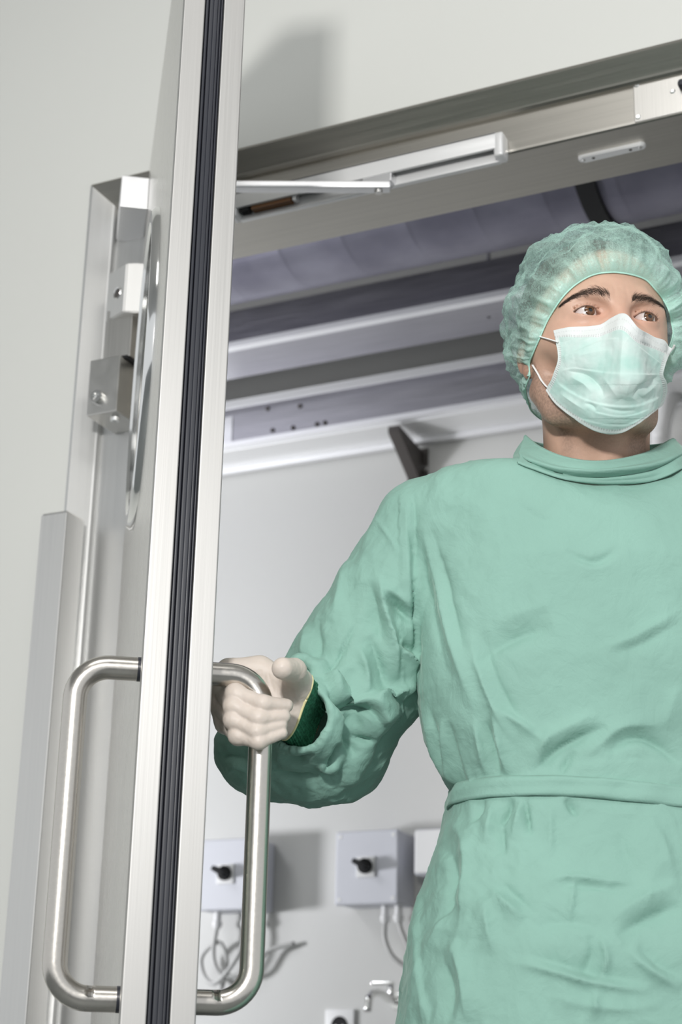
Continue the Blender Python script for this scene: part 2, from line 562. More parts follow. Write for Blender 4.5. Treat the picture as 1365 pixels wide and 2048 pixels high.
# hinge: blocks on leaf and frame
hg = empty('hinge', (0, 0, 0), 0, door)
Rz = np.array([[math.cos(-(math.pi / 2 - TH)), -math.sin(-(math.pi / 2 - TH)), 0], [math.sin(-(math.pi / 2 - TH)), math.cos(-(math.pi / 2 - TH)), 0], [0, 0, 1.0]])
def loc(p): return Rz.T @ (np.array(p, float) - HG)
def lax(*v): return [Rz.T @ np.array(a, float) for a in v]
wax = lax((1, 0, 0), (0, 1, 0), (0, 0, 1))
fb = box('frame_block', (0, 0, 0), (0.059, 0.085, 0.100), M['steel_blk'], hg, 0.002, 2, wax, loc((-1.4925, 2.0865, 1.854)))
handle(-1, 1.2235, 0.8917, 0.0655)
handle(1, 1.2235, 0.8917, 0.0605)
lathe('bolt', [(0, -0.004), (0.0052, -0.004), (0.0062, -0.0085), (0.0105, -0.0085), (0.0115, -0.006), (0.0115, 0.0)][::-1], loc((-1.470, 2.0865, 1.883)), wax[1], M['chrome'], hg, 20)
lathe('set_screw', [(0, -0.003), (0.004, -0.006), (0.0075, -0.006), (0.0085, 0.0)][::-1], loc((-1.452, 2.112, 1.854)), wax[2], M['chrome'], hg, 18)
box('gap_shade', (0, 0, 0), (0.050, 0.068, 0.006), M['dark'], hg, 0.001, 2, wax, loc((-1.479, 2.100, 1.9535)))  # near-black slab as the shade of the gap under the knuckle
box('knuckle', (0, 0, 0.006), (0.052, 0.070, 0.098), M['steel_v'], hg, 0.002, 2, wax, loc((-1.480, 2.106, 1.9535)))
# the leaf side block is turned a little against the wall
a1 = np.array([0.918, -0.395, 0]); a2 = np.array([0.395, 0.918, 0])
lb_o = np.array([-1.436, 2.09, 2.034]) - a1 * 0.056
pA = np.array([-1.436, 2.09]); pB = pA + 0.056 * a1[:2] * -1; pC = pA + 0.032 * np.array([0.898, 0.44])
poly = [pA, pC, pC + (0.004, 0.045), pB + (0.008, 0.034), pB]
bm = bmesh.new()
lo = [bm.verts.new(loc((q[0], q[1], 2.034))) for q in poly]; hi = [bm.verts.new(loc((q[0], q[1], 2.126))) for q in poly]
fs = [bm.faces.new(lo), bm.faces.new(hi[::-1])] + [bm.faces.new((lo[k], lo[(k + 1) % 5], hi[(k + 1) % 5], hi[k])) for k in range(5)]
bmesh.ops.bevel(bm, geom=list(bm.edges), offset=0.002, segments=2, affect='EDGES')
bm_obj('leaf_block', bm, M['steel_guard'], hg, True)
hc = lb_o + a1 * 0.034 + np.array([0, 0, 0.043])
lathe('bore', [(0.0075, 0.006), (0.0085, -0.001), (0.0100, -0.0016), (0.0108, -0.0004)][::-1], loc(hc), lax(a2)[0], M['chrome'], hg, 24)
lathe('bore_floor', [(0, 0.0), (0.0085, 0.0), (0.0085, 0.001)], loc(hc - a2 * 0.0006), lax(a2)[0], M['dark_metal'], hg, 20)
# pivot cover at the top of the hinge side, stands out from the left face of the leaf
box('pivot_cover', (-0.062, -0.046, 2.220), (0.060, 0.0015, 2.280), M['alu'], door, 0.002, 2)

# ------------------------------------------------------------------ the back room
def switch_box(x, z, label, cable_pts, w=0.171, h=0.18):
    t = tag(empty('switch_box', (x, 3.95, z)), label, 'switch box', 'isolator boxes on the back wall')
    box('housing', (-w / 2, -0.085, -h / 2), (w / 2, 0, h / 2), M['box'], t, 0.006, 3)
    box('cover', (-w / 2 - 0.002, -0.108, -h / 2 - 0.002), (w / 2 + 0.002, -0.087, h / 2 + 0.002), M['box'], t, 0.006, 3)
    for sx in (-1, 1):
        for sz in (-1, 1):
            lathe('corner_screw', [(0, -0.001), (0.005, -0.001), (0.006, 0.001)], (sx * (w / 2 - 0.012), -0.108, sz * (h / 2 - 0.012)), (0, 1, 0), M['white'], t, 12)
    pl = box('switch_plate', (-0.026, -0.1135, -0.026), (0.026, -0.107, 0.026), M['white'], t, 0.003, 2)
    bm = bmesh.new()
    lathe_bm(bm, [(0, -0.012), (0.016, -0.012), (0.019, -0.008), (0.019, 0)], (0, -0.1135, 0.002), (0, 1, 0), 24)
    add_box(bm, (-0.0065, -0.040, -0.019), (0.0065, -0.008, 0.022), 0.003, 2, ((0.5, 0, 0.866), (0, 1, 0), (-0.866, 0, 0.5)), (0, -0.1135, 0.002))
    bm_obj('rotary_knob', bm, M['dark'], t, True)
    for i, (gx, pts) in enumerate(cable_pts):
        lathe('cable_gland', [(0, 0.0), (0.010, 0.0), (0.010, -0.022), (0.013, -0.024), (0.013, -0.034), (0.008, -0.042), (0, -0.042)], (gx, -0.045, -h / 2), (0, 0, 1), M['white'], t, 18)
        tube('cable', smooth_path([(gx, -0.045, -h / 2 - 0.03)] + pts, 40), 0.0062, M['cable'], t, 10)
    return t


switch_box(-2.192, 1.358, 'pale grey isolator box behind the door handle, further left of the two',
           [(0.030, [(0.028, -0.05, -0.17), (0.0, -0.055, -0.225), (-0.05, -0.05, -0.27), (-0.09, -0.04, -0.25), (-0.10, -0.04, -0.20), (-0.05, -0.04, -0.165), (-0.03, -0.03, -0.22), (-0.06, -0.02, -0.30), (-0.13, -0.015, -0.33), (-0.25, -0.012, -0.34)]),
            (-0.055, [(-0.06, -0.05, -0.2), (-0.03, -0.05, -0.25), (0.04, -0.04, -0.24), (0.09, -0.03, -0.19), (0.16, -0.015, -0.17)])])
switch_box(-1.789, 1.361, 'pale grey isolator box left of the man, its black knob in full view',
           [(0.026, [(0.028, -0.05, -0.17), (0.05, -0.045, -0.215), (0.09, -0.03, -0.24), (0.15, -0.016, -0.26), (0.30, -0.012, -0.28)]),
            (0.062, [(0.07, -0.045, -0.15), (0.095, -0.035, -0.20), (0.14, -0.02, -0.22), (0.25, -0.012, -0.23)])])
b3 = tag(empty('dispenser_box', (-1.560, 3.95, 1.39)), 'pale box on the back wall, mostly hidden behind the green gown', 'box')
box('housing', (-0.10, -0.11, -0.055), (0.10, 0, 0.06), M['box'], b3, 0.01, 3)
box('front_lid', (-0.094, -0.116, -0.05), (0.094, -0.109, 0.055), M['white'], b3, 0.003, 2)

so = tag(empty('wall_socket', (-1.902, 3.95, 0.985)), 'white wall socket low on the back wall under the isolator boxes', 'socket')
bm = bmesh.new()
add_box(bm, (-0.041, -0.010, -0.041), (0.041, 0, 0.041), 0.004, 3)
bm_obj('socket_plate', bm, M['white'], so, True)
lathe('socket_well', [(0.0, -0.0112), (0.0195, -0.0112), (0.0205, -0.0122), (0.0225, -0.0122), (0.0235, -0.010)], (0, 0, 0), (0, 1, 0), M['dark'], so, 28)
for dx in (-0.0095, 0.0095):
    lathe('contact_hole', [(0, -0.0118), (0.0025, -0.0118), (0.003, -0.0112)], (dx, 0, 0), (0, 1, 0), M['chrome'], so, 10)

tp = tag(empty('wall_tap', (-1.745, 3.95, 1.045)), 'chrome wall tap on the back wall, just behind the edge of the gown', 'tap')
tube('spout', smooth_path([(0, 0, 0), (0, -0.05, 0.0), (0, -0.12, 0.012), (0, -0.17, 0.0), (0, -0.18, -0.035)], 24), 0.010, M['chrome'], tp, 14)
lathe('flange', [(0, -0.012), (0.020, -0.012), (0.026, 0), (0, 0)], (0, 0, 0), (0, 1, 0), M['chrome'], tp, 24)
box('lever', (-0.05, -0.055, 0.035), (0.008, -0.035, 0.043), M['chrome'], tp, 0.003, 2)
tube('lever_stem', [(0, -0.045, 0), (0, -0.045, 0.037)], 0.008, M['chrome'], tp, 12)

# duct
du = tag(empty('ventilation_duct', (-1.3, 3.2, 2.877)), 'wide grey foil ventilation duct running below the dark ceiling', 'duct')
bm = bmesh.new()
prof = []
x = -2.7
while x < 2.7:
    prof += [(0.2, x), (0.2, x + 0.148), (0.2004, x + 0.152), (0.2004, x + 0.158), (0.2, x + 0.162)]
    x += 0.165
lathe_bm(bm, prof, (0, 0, 0), (1, 0, 0), 64)
bm_obj('duct_skin', bm, M['duct'], du, True)
lathe('clamp_band', [(0.199, -0.022), (0.209, -0.022), (0.209, 0.022), (0.199, 0.022)], (0.36, 0, 0), (1, 0, 0), M['dark'], du, 64)
for hx in (-1.6, 0.9):
    box('hanger', (hx - 0.012, -0.214, 0.0), (hx + 0.012, -0.211, 0.523), M['dark_metal'], du)
    box('hanger', (hx - 0.012, 0.211, 0.0), (hx + 0.012, 0.214, 0.523), M['dark_metal'], du)
bm = bmesh.new()
lathe_bm(bm, [(0, -0.006), (0.012, -0.006), (0.016, 0.0)], (0, 0, 0), (0, 0, 1), 16)
for v in bm.verts: v.co = Vector((-0.515 + v.co.x, -0.199 * math.cos(0.42) + v.co.y * 0.9 - 0.003, -0.199 * math.sin(0.42) + v.co.z - 0.002))
bm_obj('rivet', bm, M['galv_lit'], du, True)

# cable trays: folded channels running along the back wall
def tray(name, label, y, zlo, zhi, depth, x0, x1):
    t = tag(empty(name, ((x0 + x1) / 2, y, zlo)), label, 'cable tray')
    hw = (x1 - x0) / 2
    h = zhi - zlo
    box('web', (-hw, 0, 0.004), (hw, 0.003, h), M['galv'], t)
    box('bottom_lip', (-hw, -0.022, -0.001), (hw, 0.003, 0.004), M['galv_lit'], t, 0.001)
    return t, hw, h
t1, hw, h = tray('cable_tray', 'upper galvanised cable tray hanging under the foil duct', 3.5, 2.682, 2.80, 0.2, -3.6, 1.1)
box('turned_lip', (-hw, -0.022, 0.004), (hw, -0.019, 0.016), M['galv_lit'], t1, 0.001)
box('tray_floor', (-hw, 0.003, 0.0), (hw, 0.16, 0.004), M['galv'], t1)
for hx in (-1.4, -0.1, 1.3):
    tube('hanger_rod', [(hx, 0.08, 0.0), (hx, 0.08, 0.718)], 0.005, M['galv'], t1, 8)
t2, hw, h = tray('cable_tray', 'lower galvanised cable tray with bright lips, held by a dark bracket', 3.8, 2.536, 2.672, 0.15, -3.6, 1.1)
box('turned_lip', (-hw, -0.022, 0.004), (hw, -0.019, 0.014), M['galv_lit'], t2, 0.001)
box('top_lip', (-hw, -0.030, h - 0.003), (hw, 0.003, h), M['galv_lit'], t2, 0.001)
box('top_turned_lip', (-hw, -0.030, h - 0.026), (hw, -0.027, h - 0.003), M['galv_lit'], t2, 0.001)
box('underside', (-hw, 0.003, -0.004), (hw, 0.138, 0.0), M['alu_white'], t2)  # pale finish stands in for light reaching the underside
box('rear_lip', (-hw, 0.118, -0.018), (hw, 0.138, -0.004), M['galv_lit'], t2, 0.002)
for i, px in enumerate(((535, 817), (600, 812), (545, 860), (586, 855), (634, 848), (650, 845))):
    p = on_y(px[0], px[1], 3.797)
    lathe('rivet', [(0, -0.004), (0.006, -0.003), (0.007, 0)], (p[0] + 1.25, -0.001, p[2] - 2.536), (0, 1, 0), M['dark_metal'], t2, 10)
box('joint_plate', (-1.2, -0.003, 0.012), (-0.96, 0.0, 0.10), M['alu'], t2, 0.0008)
# bracket from the wall up to the tray
br = tag(empty('tray_bracket', (-1.70, 3.949, 2.405)), 'dark steel bracket on the back wall propping the lower cable tray', 'bracket')
bm = bmesh.new()
q = [(0.0, 0.0), (0.0, 0.095), (-0.17, 0.112), (-0.17, 0.095), (-0.02, 0.0)]
lo = [bm.verts.new((-0.016, a, b)) for a, b in q]; hi = [bm.verts.new((0.016, a, b)) for a, b in q]
bm.faces.new(lo); bm.faces.new(hi[::-1])
for k in range(5): bm.faces.new((lo[k], lo[(k + 1) % 5], hi[(k + 1) % 5], hi[k]))
bm_obj('gusset', bm, M['dark_metal'], br)
box('wall_plate', (-0.03, -0.006, -0.01), (0.03, 0, 0.105), M['dark_metal'], br, 0.001)
box('foot', (-0.016, -0.03, 0.0), (0.055, -0.004, 0.012), M['dark_metal'], br, 0.001)
lathe('bracket_bolt', [(0, -0.010), (0.008, -0.010), (0.009, 0)], (0.022, -0.006, 0.045), (0, 1, 0), M['chrome'], br, 12)

# white pipe right of the man's neck
wp = tag(empty('wall_pipe', (-0.985, 3.95, 2.0)), 'white curved pipe on the back wall, right of the neck', 'pipe')
tube('pipe', smooth_path([(-0.03, -0.05, -0.9), (-0.025, -0.05, 0.30), (-0.02, -0.055, 0.43), (0.0, -0.06, 0.50), (0.02, -0.03, 0.55), (0.02, 0.0, 0.56)], 60), 0.022, M['white'], wp, 16)
for z in (-0.5, 0.2):
    box('pipe_clip', (-0.055, -0.052, z), (0.003, 0, z + 0.02), M['galv'], wp, 0.002)
# ------------------------------------------------------------------ organic modelling tools
DV = np.array([-math.sin(YAW), math.cos(YAW), 0.0])      # horizontal depth direction of the view
PA0, PB0 = 0.27, 1.81                                    # where the man stands (right of, and away from, the camera)
PERSON_W = _r0 * PA0 + DV * PB0


def P(u, v, b):
    """point at horizontal depth b seen at a pixel, in the man's own frame (x right, y away, z up)"""
    d = ray(u, v)
    a_, b_, c_ = d @ _r0, d @ DV, d[2]
    k = b / b_
    return np.array([a_ * k - PA0, b - PB0, CAMZ + c_ * k])


def rayL(u, v):
    d = ray(u, v)
    d = np.array([d @ _r0, d @ DV, d[2]])
    return np.array([-PA0, -PB0, CAMZ]), d / np.linalg.norm(d)


def pix(p):
    p = np.atleast_2d(p)
    w = (p[:, 0] + PA0)[:, None] * _r0 + (p[:, 1] + PB0)[:, None] * DV + p[:, 2:3] * np.array([0, 0, 1.0]) - np.array([0, 0, CAMZ])
    c = w @ CAMM.T
    return np.stack([682.5 + FPX * c[:, 0] / c[:, 2], 1024 - FPX * c[:, 1] / c[:, 2]], 1)


def smin(a, b, k):
    h = np.clip(0.5 + 0.5 * (b - a) / k, 0, 1)
    return b + (a - b) * h - k * h * (1 - h)


def smax(a, b, k):
    return -smin(-a, -b, k)


def ell(p, c, r):
    q = p - np.array(c, p.dtype)
    r = np.array(r, p.dtype)
    k0 = np.sqrt(((q / r) ** 2).sum(1))
    k1 = np.sqrt(((q / (r * r)) ** 2).sum(1)) + 1e-12
    return k0 * (k0 - 1) / k1


def cap(p, a, b, ra, rb=None):
    """round cone (linear radius along the segment)"""
    rb = ra if rb is None else rb
    a = np.array(a, p.dtype); b = np.array(b, p.dtype)
    ba = b - a
    t = np.clip(((p - a) @ ba) / (ba @ ba + 1e-12), 0, 1)
    return np.sqrt((((p - a) - t[:, None] * ba) ** 2).sum(1)) - (ra + (rb - ra) * t)


def chain(p, pts, rad, k=None):
    d = None
    for i in range(len(pts) - 1):
        e = cap(p, pts[i], pts[i + 1], rad[i], rad[i + 1])
        d = e if d is None else (np.minimum(d, e) if k is None else smin(d, e, k))
    return d


def polygonize(sdf, lo, hi, h, block=4, margin=1.6):
    lo = np.array(lo, float); hi = np.array(hi, float)
    nb = np.maximum(1, np.ceil((hi - lo) / (h * block)).astype(int))
    n = nb * block + 1
    bc = [lo[k] + (np.arange(nb[k]) + 0.5) * h * block for k in range(3)]
    G = np.stack(np.meshgrid(*bc, indexing='ij'), -1).reshape(-1, 3)
    dc = sdf(G).reshape(nb)
    act = np.abs(dc) < h * block * 0.87 * margin
    D = np.empty(n, np.float32)
    big = np.where(dc < 0, -1.0, 1.0).astype(np.float32)
    D[:-1, :-1, :-1] = np.repeat(np.repeat(np.repeat(big, block, 0), block, 1), block, 2)
    D[-1] = 1; D[:, -1] = 1; D[:, :, -1] = 1
    Mk = np.zeros(n, bool)
    ab = np.argwhere(act)
    off = np.stack(np.meshgrid(*[np.arange(block + 1)] * 3, indexing='ij'), -1).reshape(-1, 3)
    for o in off:
        i = ab * block + o
        Mk[i[:, 0], i[:, 1], i[:, 2]] = True
    idx = np.argwhere(Mk)
    vals = np.empty(len(idx), np.float32)
    st = 400000
    for s in range(0, len(idx), st):
        vals[s:s + st] = sdf(lo + idx[s:s + st] * h)
    D[idx[:, 0], idx[:, 1], idx[:, 2]] = vals
    S = D < 0
    c = None
    cnt = np.zeros(np.array(n) - 1, np.int8)
    for dx in (0, 1):
        for dy in (0, 1):
            for dz in (0, 1):
                cnt += S[dx:n[0] - 1 + dx, dy:n[1] - 1 + dy, dz:n[2] - 1 + dz]
    cells = np.argwhere((cnt > 0) & (cnt < 8))
    vid = -np.ones(np.array(n) - 1, np.int32)
    vid[cells[:, 0], cells[:, 1], cells[:, 2]] = np.arange(len(cells))
    corners = np.array([(x, y, z) for x in (0, 1) for y in (0, 1) for z in (0, 1)])
    cv = np.stack([D[cells[:, 0] + q[0], cells[:, 1] + q[1], cells[:, 2] + q[2]] for q in corners], 1)
    acc = np.zeros((len(cells), 3)); num = np.zeros(len(cells))
    for a in range(8):
        for b in range(a + 1, 8):
            if np.abs(corners[a] - corners[b]).sum() == 1:
                va, vb = cv[:, a], cv[:, b]
                m = (va < 0) != (vb < 0)
                t = np.where(m, va / np.where(m, va - vb, 1), 0)
                acc += np.where(m[:, None], corners[a] + t[:, None] * (corners[b] - corners[a]), 0)
                num += m
    V = lo + (cells + acc / num[:, None]) * h
    F = []
    for ax in range(3):
        u, w = (ax + 1) % 3, (ax + 2) % 3
        sl0 = [slice(None)] * 3; sl1 = [slice(None)] * 3
        sl0[ax] = slice(0, n[ax] - 1); sl1[ax] = slice(1, n[ax])
        A = S[tuple(sl0)]; B = S[tuple(sl1)]
        e = np.argwhere(A != B)
        e = e[(e[:, u] > 0) & (e[:, w] > 0) & (e[:, u] < n[u] - 1) & (e[:, w] < n[w] - 1)]
        fl = A[e[:, 0], e[:, 1], e[:, 2]]
        q = []
        for du, dw in ((-1, -1), (0, -1), (0, 0), (-1, 0)):
            i = e.copy(); i[:, u] += du; i[:, w] += dw
            q.append(vid[i[:, 0], i[:, 1], i[:, 2]])
        q = np.stack(q, 1)
        q[~fl] = q[~fl][:, ::-1]
        F.append(q)
    F = np.concatenate(F)
    F = F[(F >= 0).all(1)]
    return V, F


def vnormals(V, F):
    n = np.cross(V[F[:, 2]] - V[F[:, 0]], V[F[:, 3 if F.shape[1] == 4 else 1]] - V[F[:, 1 if F.shape[1] == 4 else 0]])
    N = np.zeros_like(V)
    for k in range(F.shape[1]):
        np.add.at(N, F[:, k], n)
    return N / (np.linalg.norm(N, axis=1)[:, None] + 1e-12)


# gradient noise, vectorised
_perm = RNG.permutation(512)
_grad = RNG.normal(size=(512, 3)); _grad /= np.linalg.norm(_grad, axis=1)[:, None]
def pnoise(p):
    i = np.floor(p).astype(np.int64); f = p - i
    w = f * f * f * (f * (f * 6 - 15) + 10)
    out = 0
    for dx in (0, 1):
        for dy in (0, 1):
            for dz in (0, 1):
                hsh = _perm[(_perm[(_perm[(i[:, 0] + dx) & 511] + i[:, 1] + dy) & 511] + i[:, 2] + dz) & 511]
                g = _grad[hsh]
                v = g[:, 0] * (f[:, 0] - dx) + g[:, 1] * (f[:, 1] - dy) + g[:, 2] * (f[:, 2] - dz)
                out = out + v * (w[:, 0] if dx else 1 - w[:, 0]) * (w[:, 1] if dy else 1 - w[:, 1]) * (w[:, 2] if dz else 1 - w[:, 2])
    return out


def ridged(p, octv=3):
    s = 0; a = 1.0
    for o in range(octv):
        s = s + a * (1 - np.abs(pnoise(p * 2 ** o + 17 * o)) * 2.2)
        a *= 0.5
    return s


def color_attr(o, name, cols):
    at = o.data.color_attributes.new(name, 'FLOAT_COLOR', 'POINT')
    c = np.ones((len(o.data.vertices), 4), np.float32)
    c[:, :3] = cols
    at.data.foreach_set('color', c.ravel())


def stroke(poly, pts2, sig=None):
    """distance, signed side and position (0..1) of 2-D points relative to a polyline"""
    poly = np.array(poly, float)
    L = np.r_[0, np.cumsum(np.linalg.norm(np.diff(poly, axis=0), axis=1))]
    best = np.full(len(pts2), 1e9); side = np.zeros(len(pts2)); pos = np.zeros(len(pts2))
    for i in range(len(poly) - 1):
        a, b = poly[i], poly[i + 1]
        ba = b - a
        q = pts2 - a
        t = np.clip((q @ ba) / (ba @ ba + 1e-12), 0, 1)
        r = q - t[:, None] * ba
        d = np.sqrt((r ** 2).sum(1))
        m = d < best
        best[m] = d[m]
        side[m] = np.sign(ba[0] * r[m, 1] - ba[1] * r[m, 0])
        pos[m] = (L[i] + t[m] * (L[i + 1] - L[i])) / L[-1]
    return best, side, pos
# ------------------------------------------------------------------ the man: head
man = empty('person', PERSON_W, YAW)
tag(man, 'man in green surgical gown, mask and cap pushing the steel door', 'person')
HS = 1.06e-3                                   # head units (mm) to metres
HY = math.radians(10.0)                        # the head is turned towards the right of the picture
HO = P(1230, 637, 1.665)                       # midpoint between the eyes
HA = np.array([[math.cos(HY), math.sin(HY), 0], [-math.sin(HY), math.cos(HY), 0], [0, 0, 1.0]])   # rows: head axes in the man's frame
def h2l(q): return HO + (np.atleast_2d(q) * HS) @ HA
def l2h(p): return (np.atleast_2d(p) - HO) @ HA.T / HS


def face_lids(p, d):
    for sx in (-1, 1):
        c = np.array([sx * 32.0, 0, 0])
        # socket
        s = ell(p, (sx * 32, -15, 1), (20, 9.5, 11.5))
        d = smax(d, -s, 7)
        # lids follow the eyeball
        d = smin(d, ell(p, c + (0, 0.2, -0.3), (14.6, 13.9, 13.6)), 4.5)
        # upper lid fold
        q = p - c
        x = q[:, 0] * sx
        fold = np.abs(q[:, 2] - (8.4 - 0.020 * (x + 1) ** 2)) - 0.55
        d = smax(d, -np.maximum(np.maximum(fold, np.abs(x) - 14), np.abs(np.sqrt((q ** 2).sum(1)) - 14.6) - 1.5), 1.6)
        # almond opening
        up = 5.1 - 0.0235 * (x + 1.5) ** 2 - np.where(x < 0, 0.0, 0.0)
        dn = -4.7 + 0.0215 * (x - 0.8) ** 2
        tilt = 0.045 * x
        op = np.maximum(q[:, 2] - (up + tilt), (dn + tilt) - q[:, 2])
        op = np.maximum(op, q[:, 1] + 1.0)
        op = np.maximum(op, np.abs(x) - 15.5)
        d = smax(d, -op, 0.7)
    # frown lines over the nose
    fx = np.abs(np.abs(p[:, 0] + 0.06 * (p[:, 2] - 20)) - 6.5)
    d = d + 0.55 * np.exp(-(fx / 1.6) ** 2) * np.exp(-((p[:, 2] - 21) / 8) ** 2) * (p[:, 1] < 10)
    d = d + 0.25 * np.exp(-(((p[:, 2] - 40 - 0.002 * p[:, 0] ** 2) / 1.3) ** 2)) * (p[:, 1] < 10) * np.exp(-(p[:, 0] / 32) ** 2)
    return d


def head_sdf(p, lids=True):
    p = np.asarray(p, np.float64)
    ax = p.copy(); ax[:, 0] = np.abs(p[:, 0])
    d = ell(p, (0, 82, 40), (76, 100, 79))
    d = smin(d, ell(p, (0, 42, 2), (70, 60, 62)), 18)
    d = smin(d, ell(p, (0, 20, -45), (47, 40, 44)), 18)
    d = smin(d, ell(p, (0, 38, -80), (49, 50, 36)), 16)
    d = smin(d, ell(p, (0, 0, -104), (20, 15, 15)), 16)
    d = smin(d, chain(ax, [(56, 78, -58), (46, 52, -90), (20, 6, -104)], [13, 12, 11]), 14)
    d = smin(d, cap(ax, (42, 9, -26), (63, 48, -16), 10, 9), 18)
    d = smin(d, chain(ax, [(61, 62, -8), (56, 64, -50), (48, 56, -84)], [10, 11, 11]), 18)
    d = smin(d, chain(ax, [(8, -9, 16), (28, -9, 20), (48, 4, 13)], [6.5, 7, 5.5]), 14)
    d = smin(d, cap(p, (0, -11, 12), (0, -29, -30), 7.5, 9.5), 9)
    d = smin(d, ell(p, (0, -34, -36), (10, 9, 9)), 6)
    d = smin(d, ell(ax, (14, -24, -38), (8, 9, 7.5)), 5)
    d = smin(d, chain(ax, [(0, -13, -66), (12, -11, -67), (24, -2, -70)], [5, 4.5, 3]), 5)
    d = smin(d, chain(ax, [(0, -13, -74), (12, -11, -73.5), (23, -2, -71)], [5.5, 5, 3]), 4)
    d = smax(d, -(np.maximum(np.abs(p[:, 2] + 70) - 0.4, np.maximum(np.abs(p[:, 0]) - 25, p[:, 1] + 8))), 2.5)
    # ears
    eo = np.array([0.16, 0, 0]) * (ax[:, 1:2] - 84)
    e = ell(ax - eo, (72.5, 86, -6), (5, 15, 27))
    e = smax(e, -ell(ax - eo, (78, 84, -3), (5.5, 8.5, 17)), 3)
    e = smin(e, ell(ax, (71.5, 76, -33), (5.5, 8, 10)), 5)
    d = smin(d, e, 5)
    if lids:
        d = face_lids(p, d)
    # neck
    d = smin(d, chain(p, [(6, 98, -50), (13, 108, -120), (15, 126, -205)], [54, 56, 58]), 16)
    d = smin(d, cap(np.stack([np.abs(p[:, 0] - 12), p[:, 1], p[:, 2]], 1), (52, 96, -50), (14, 88, -205), 11, 10), 16)
    d = smin(d, cap(p, (6, 54, -118), (10, 64, -150), 14, 10), 18)
    d = smin(d, ell(p, (10, 146, -252), (100, 36, 40)), 24)
    return d


_V, _F = polygonize(head_sdf, (-105, -52, -236), (105, 196, 126), 1.45)
print('head verts', len(_V))
HEADV = _V


def skin_colours(V):
    x, y, z = V.T
    base = np.array([0.56, 0.36, 0.268])
    c = np.tile(base, (len(V), 1))
    n = pnoise(V / 22.0)[:, None]; n2 = pnoise(V / 5.0 + 9)[:, None]
    c = c * (1 + 0.10 * n + 0.06 * n2)
    # rosier nose bridge, cheeks, lids, ears; hair roots and beard shadow
    def blob(cx, cy, cz, r): return np.exp(-(((np.abs(x) - cx) ** 2 + (y - cy) ** 2 + (z - cz) ** 2) / r ** 2))
    rosy = blob(0, -20, -12, 18) * 0.6 + blob(44, 0, -28, 22) * 0.5 + blob(74, 84, -40, 20) * 1.0 + blob(32, -12, 0, 13) * 0.35 + blob(18, -8, -2, 8) * .4
    rosy = np.clip(rosy, 0, 1)[:, None]
    c = c * (1 - 0.55 * rosy) + np.array([0.62, 0.29, 0.21]) * 0.55 * rosy
    jaw = np.clip((-36 - z) / 22, 0, 1) * np.clip((y + 20) / 20, 0, 1) * np.clip((80 - y) / 10, 0, 1) * np.clip((np.abs(x) - 20) / 15, 0.35, 1) * np.clip((z + 138) / 18, 0, 1)
    side = np.exp(-(((np.abs(x) - 67) / 16) ** 2 + ((y - 66) / 9) ** 2)) * np.clip((-z + 30) / 20, 0, 1) * np.clip((z + 58) / 18, 0, 1)
    st = np.clip(jaw * 0.9 + side * 1.5, 0, 1)
    spk = np.clip(pnoise(V / 1.9) * 1.6 + 0.55, 0, 1)
    st = (st * (0.45 + 0.55 * spk))[:, None]
    c = c * (1 - 0.62 * st) + np.array([0.07, 0.055, 0.045]) * 0.62 * st
    for sx in (-1, 1):
        xe = (x - sx * 32) * sx
        um = 5.1 - 0.0235 * (xe + 1.5) ** 2 + 0.045 * xe
        near = np.exp(-((z - um - 0.5) / 0.75) ** 2) * (np.abs(xe - 1) < 13.2) * (y < 6)
        lo = np.exp(-((z - (-4.7 + 0.0215 * (xe - 0.8) ** 2 + 0.045 * xe) + 0.2) / 0.5) ** 2) * (xe > 1) * (xe < 13) * (y < 6) * 0.4
        near = np.clip(near * np.clip((xe + 14) / 8, 0.25, 1) + lo, 0, 1)[:, None]
        c = c * (1 - 0.82 * near) + np.array([0.05, 0.03, 0.022]) * 0.82 * near
    hair = 1 / (1 + np.exp(-((z - 70) + (y - 4) * 0.50 + 0.0052 * x ** 2) / 2.5))
    hair = np.maximum(hair, np.exp(-(((np.abs(x) - 70) / 14) ** 2 + ((y - 74) / 9) ** 2)) * np.clip((-z + 40) / 10, 0, 1) * np.clip((z + 30) / 8, 0, 1))
    hair = hair * np.clip((z + 92 - (y - 90) * 0.2) / 20, 0, 1)
    hair = np.clip(hair, 0, 1)[:, None]
    return c, hair


_c, _hair = skin_colours(_V)
def skin_mat():
    m, nt, b = new_mat('skin')
    at = nt.nodes.new('ShaderNodeVertexColor'); at.layer_name = 'tone'
    nt.links.new(at.outputs['Color'], b.inputs['Base Color'])
    setp(b, Roughness=0.47)
    b.inputs['Subsurface Weight'].default_value = 0.12
    b.inputs['Subsurface Radius'].default_value = (0.006, 0.0025, 0.0015)
    b.inputs['Subsurface Scale'].default_value = 1.0
    b.inputs['Specular IOR Level'].default_value = 0.42
    tc = nt.nodes.new('ShaderNodeTexCoord')
    nz = nt.nodes.new('ShaderNodeTexNoise'); nz.inputs['Scale'].default_value = 900; nz.inputs['Detail'].default_value = 3
    nt.links.new(tc.outputs['Object'], nz.inputs['Vector'])
    bump(nt, b, nz.outputs['Fac'], 0.18, 0.0006)
    return m
M['skin'] = skin_mat()
M['hair'] = plain('dark_hair', (0.022, 0.016, 0.012), 0.5)
M['brow'] = plain('brow_hair', (0.040, 0.026, 0.018), 0.7)
# rest of the body, under the clothes (coarser, same surface)
SHR = P(862, 1052, 1.82)        # right shoulder joint (left in the picture)
ELB = P(640, 1495, 1.95)
WRI = P(590, 1415, 1.81)
TC = np.array([P(1205, 1000, 1.80)[0], 0.0, 0.0])   # x of the trunk's middle
tcx = TC[0]
HIPZ = 0.93


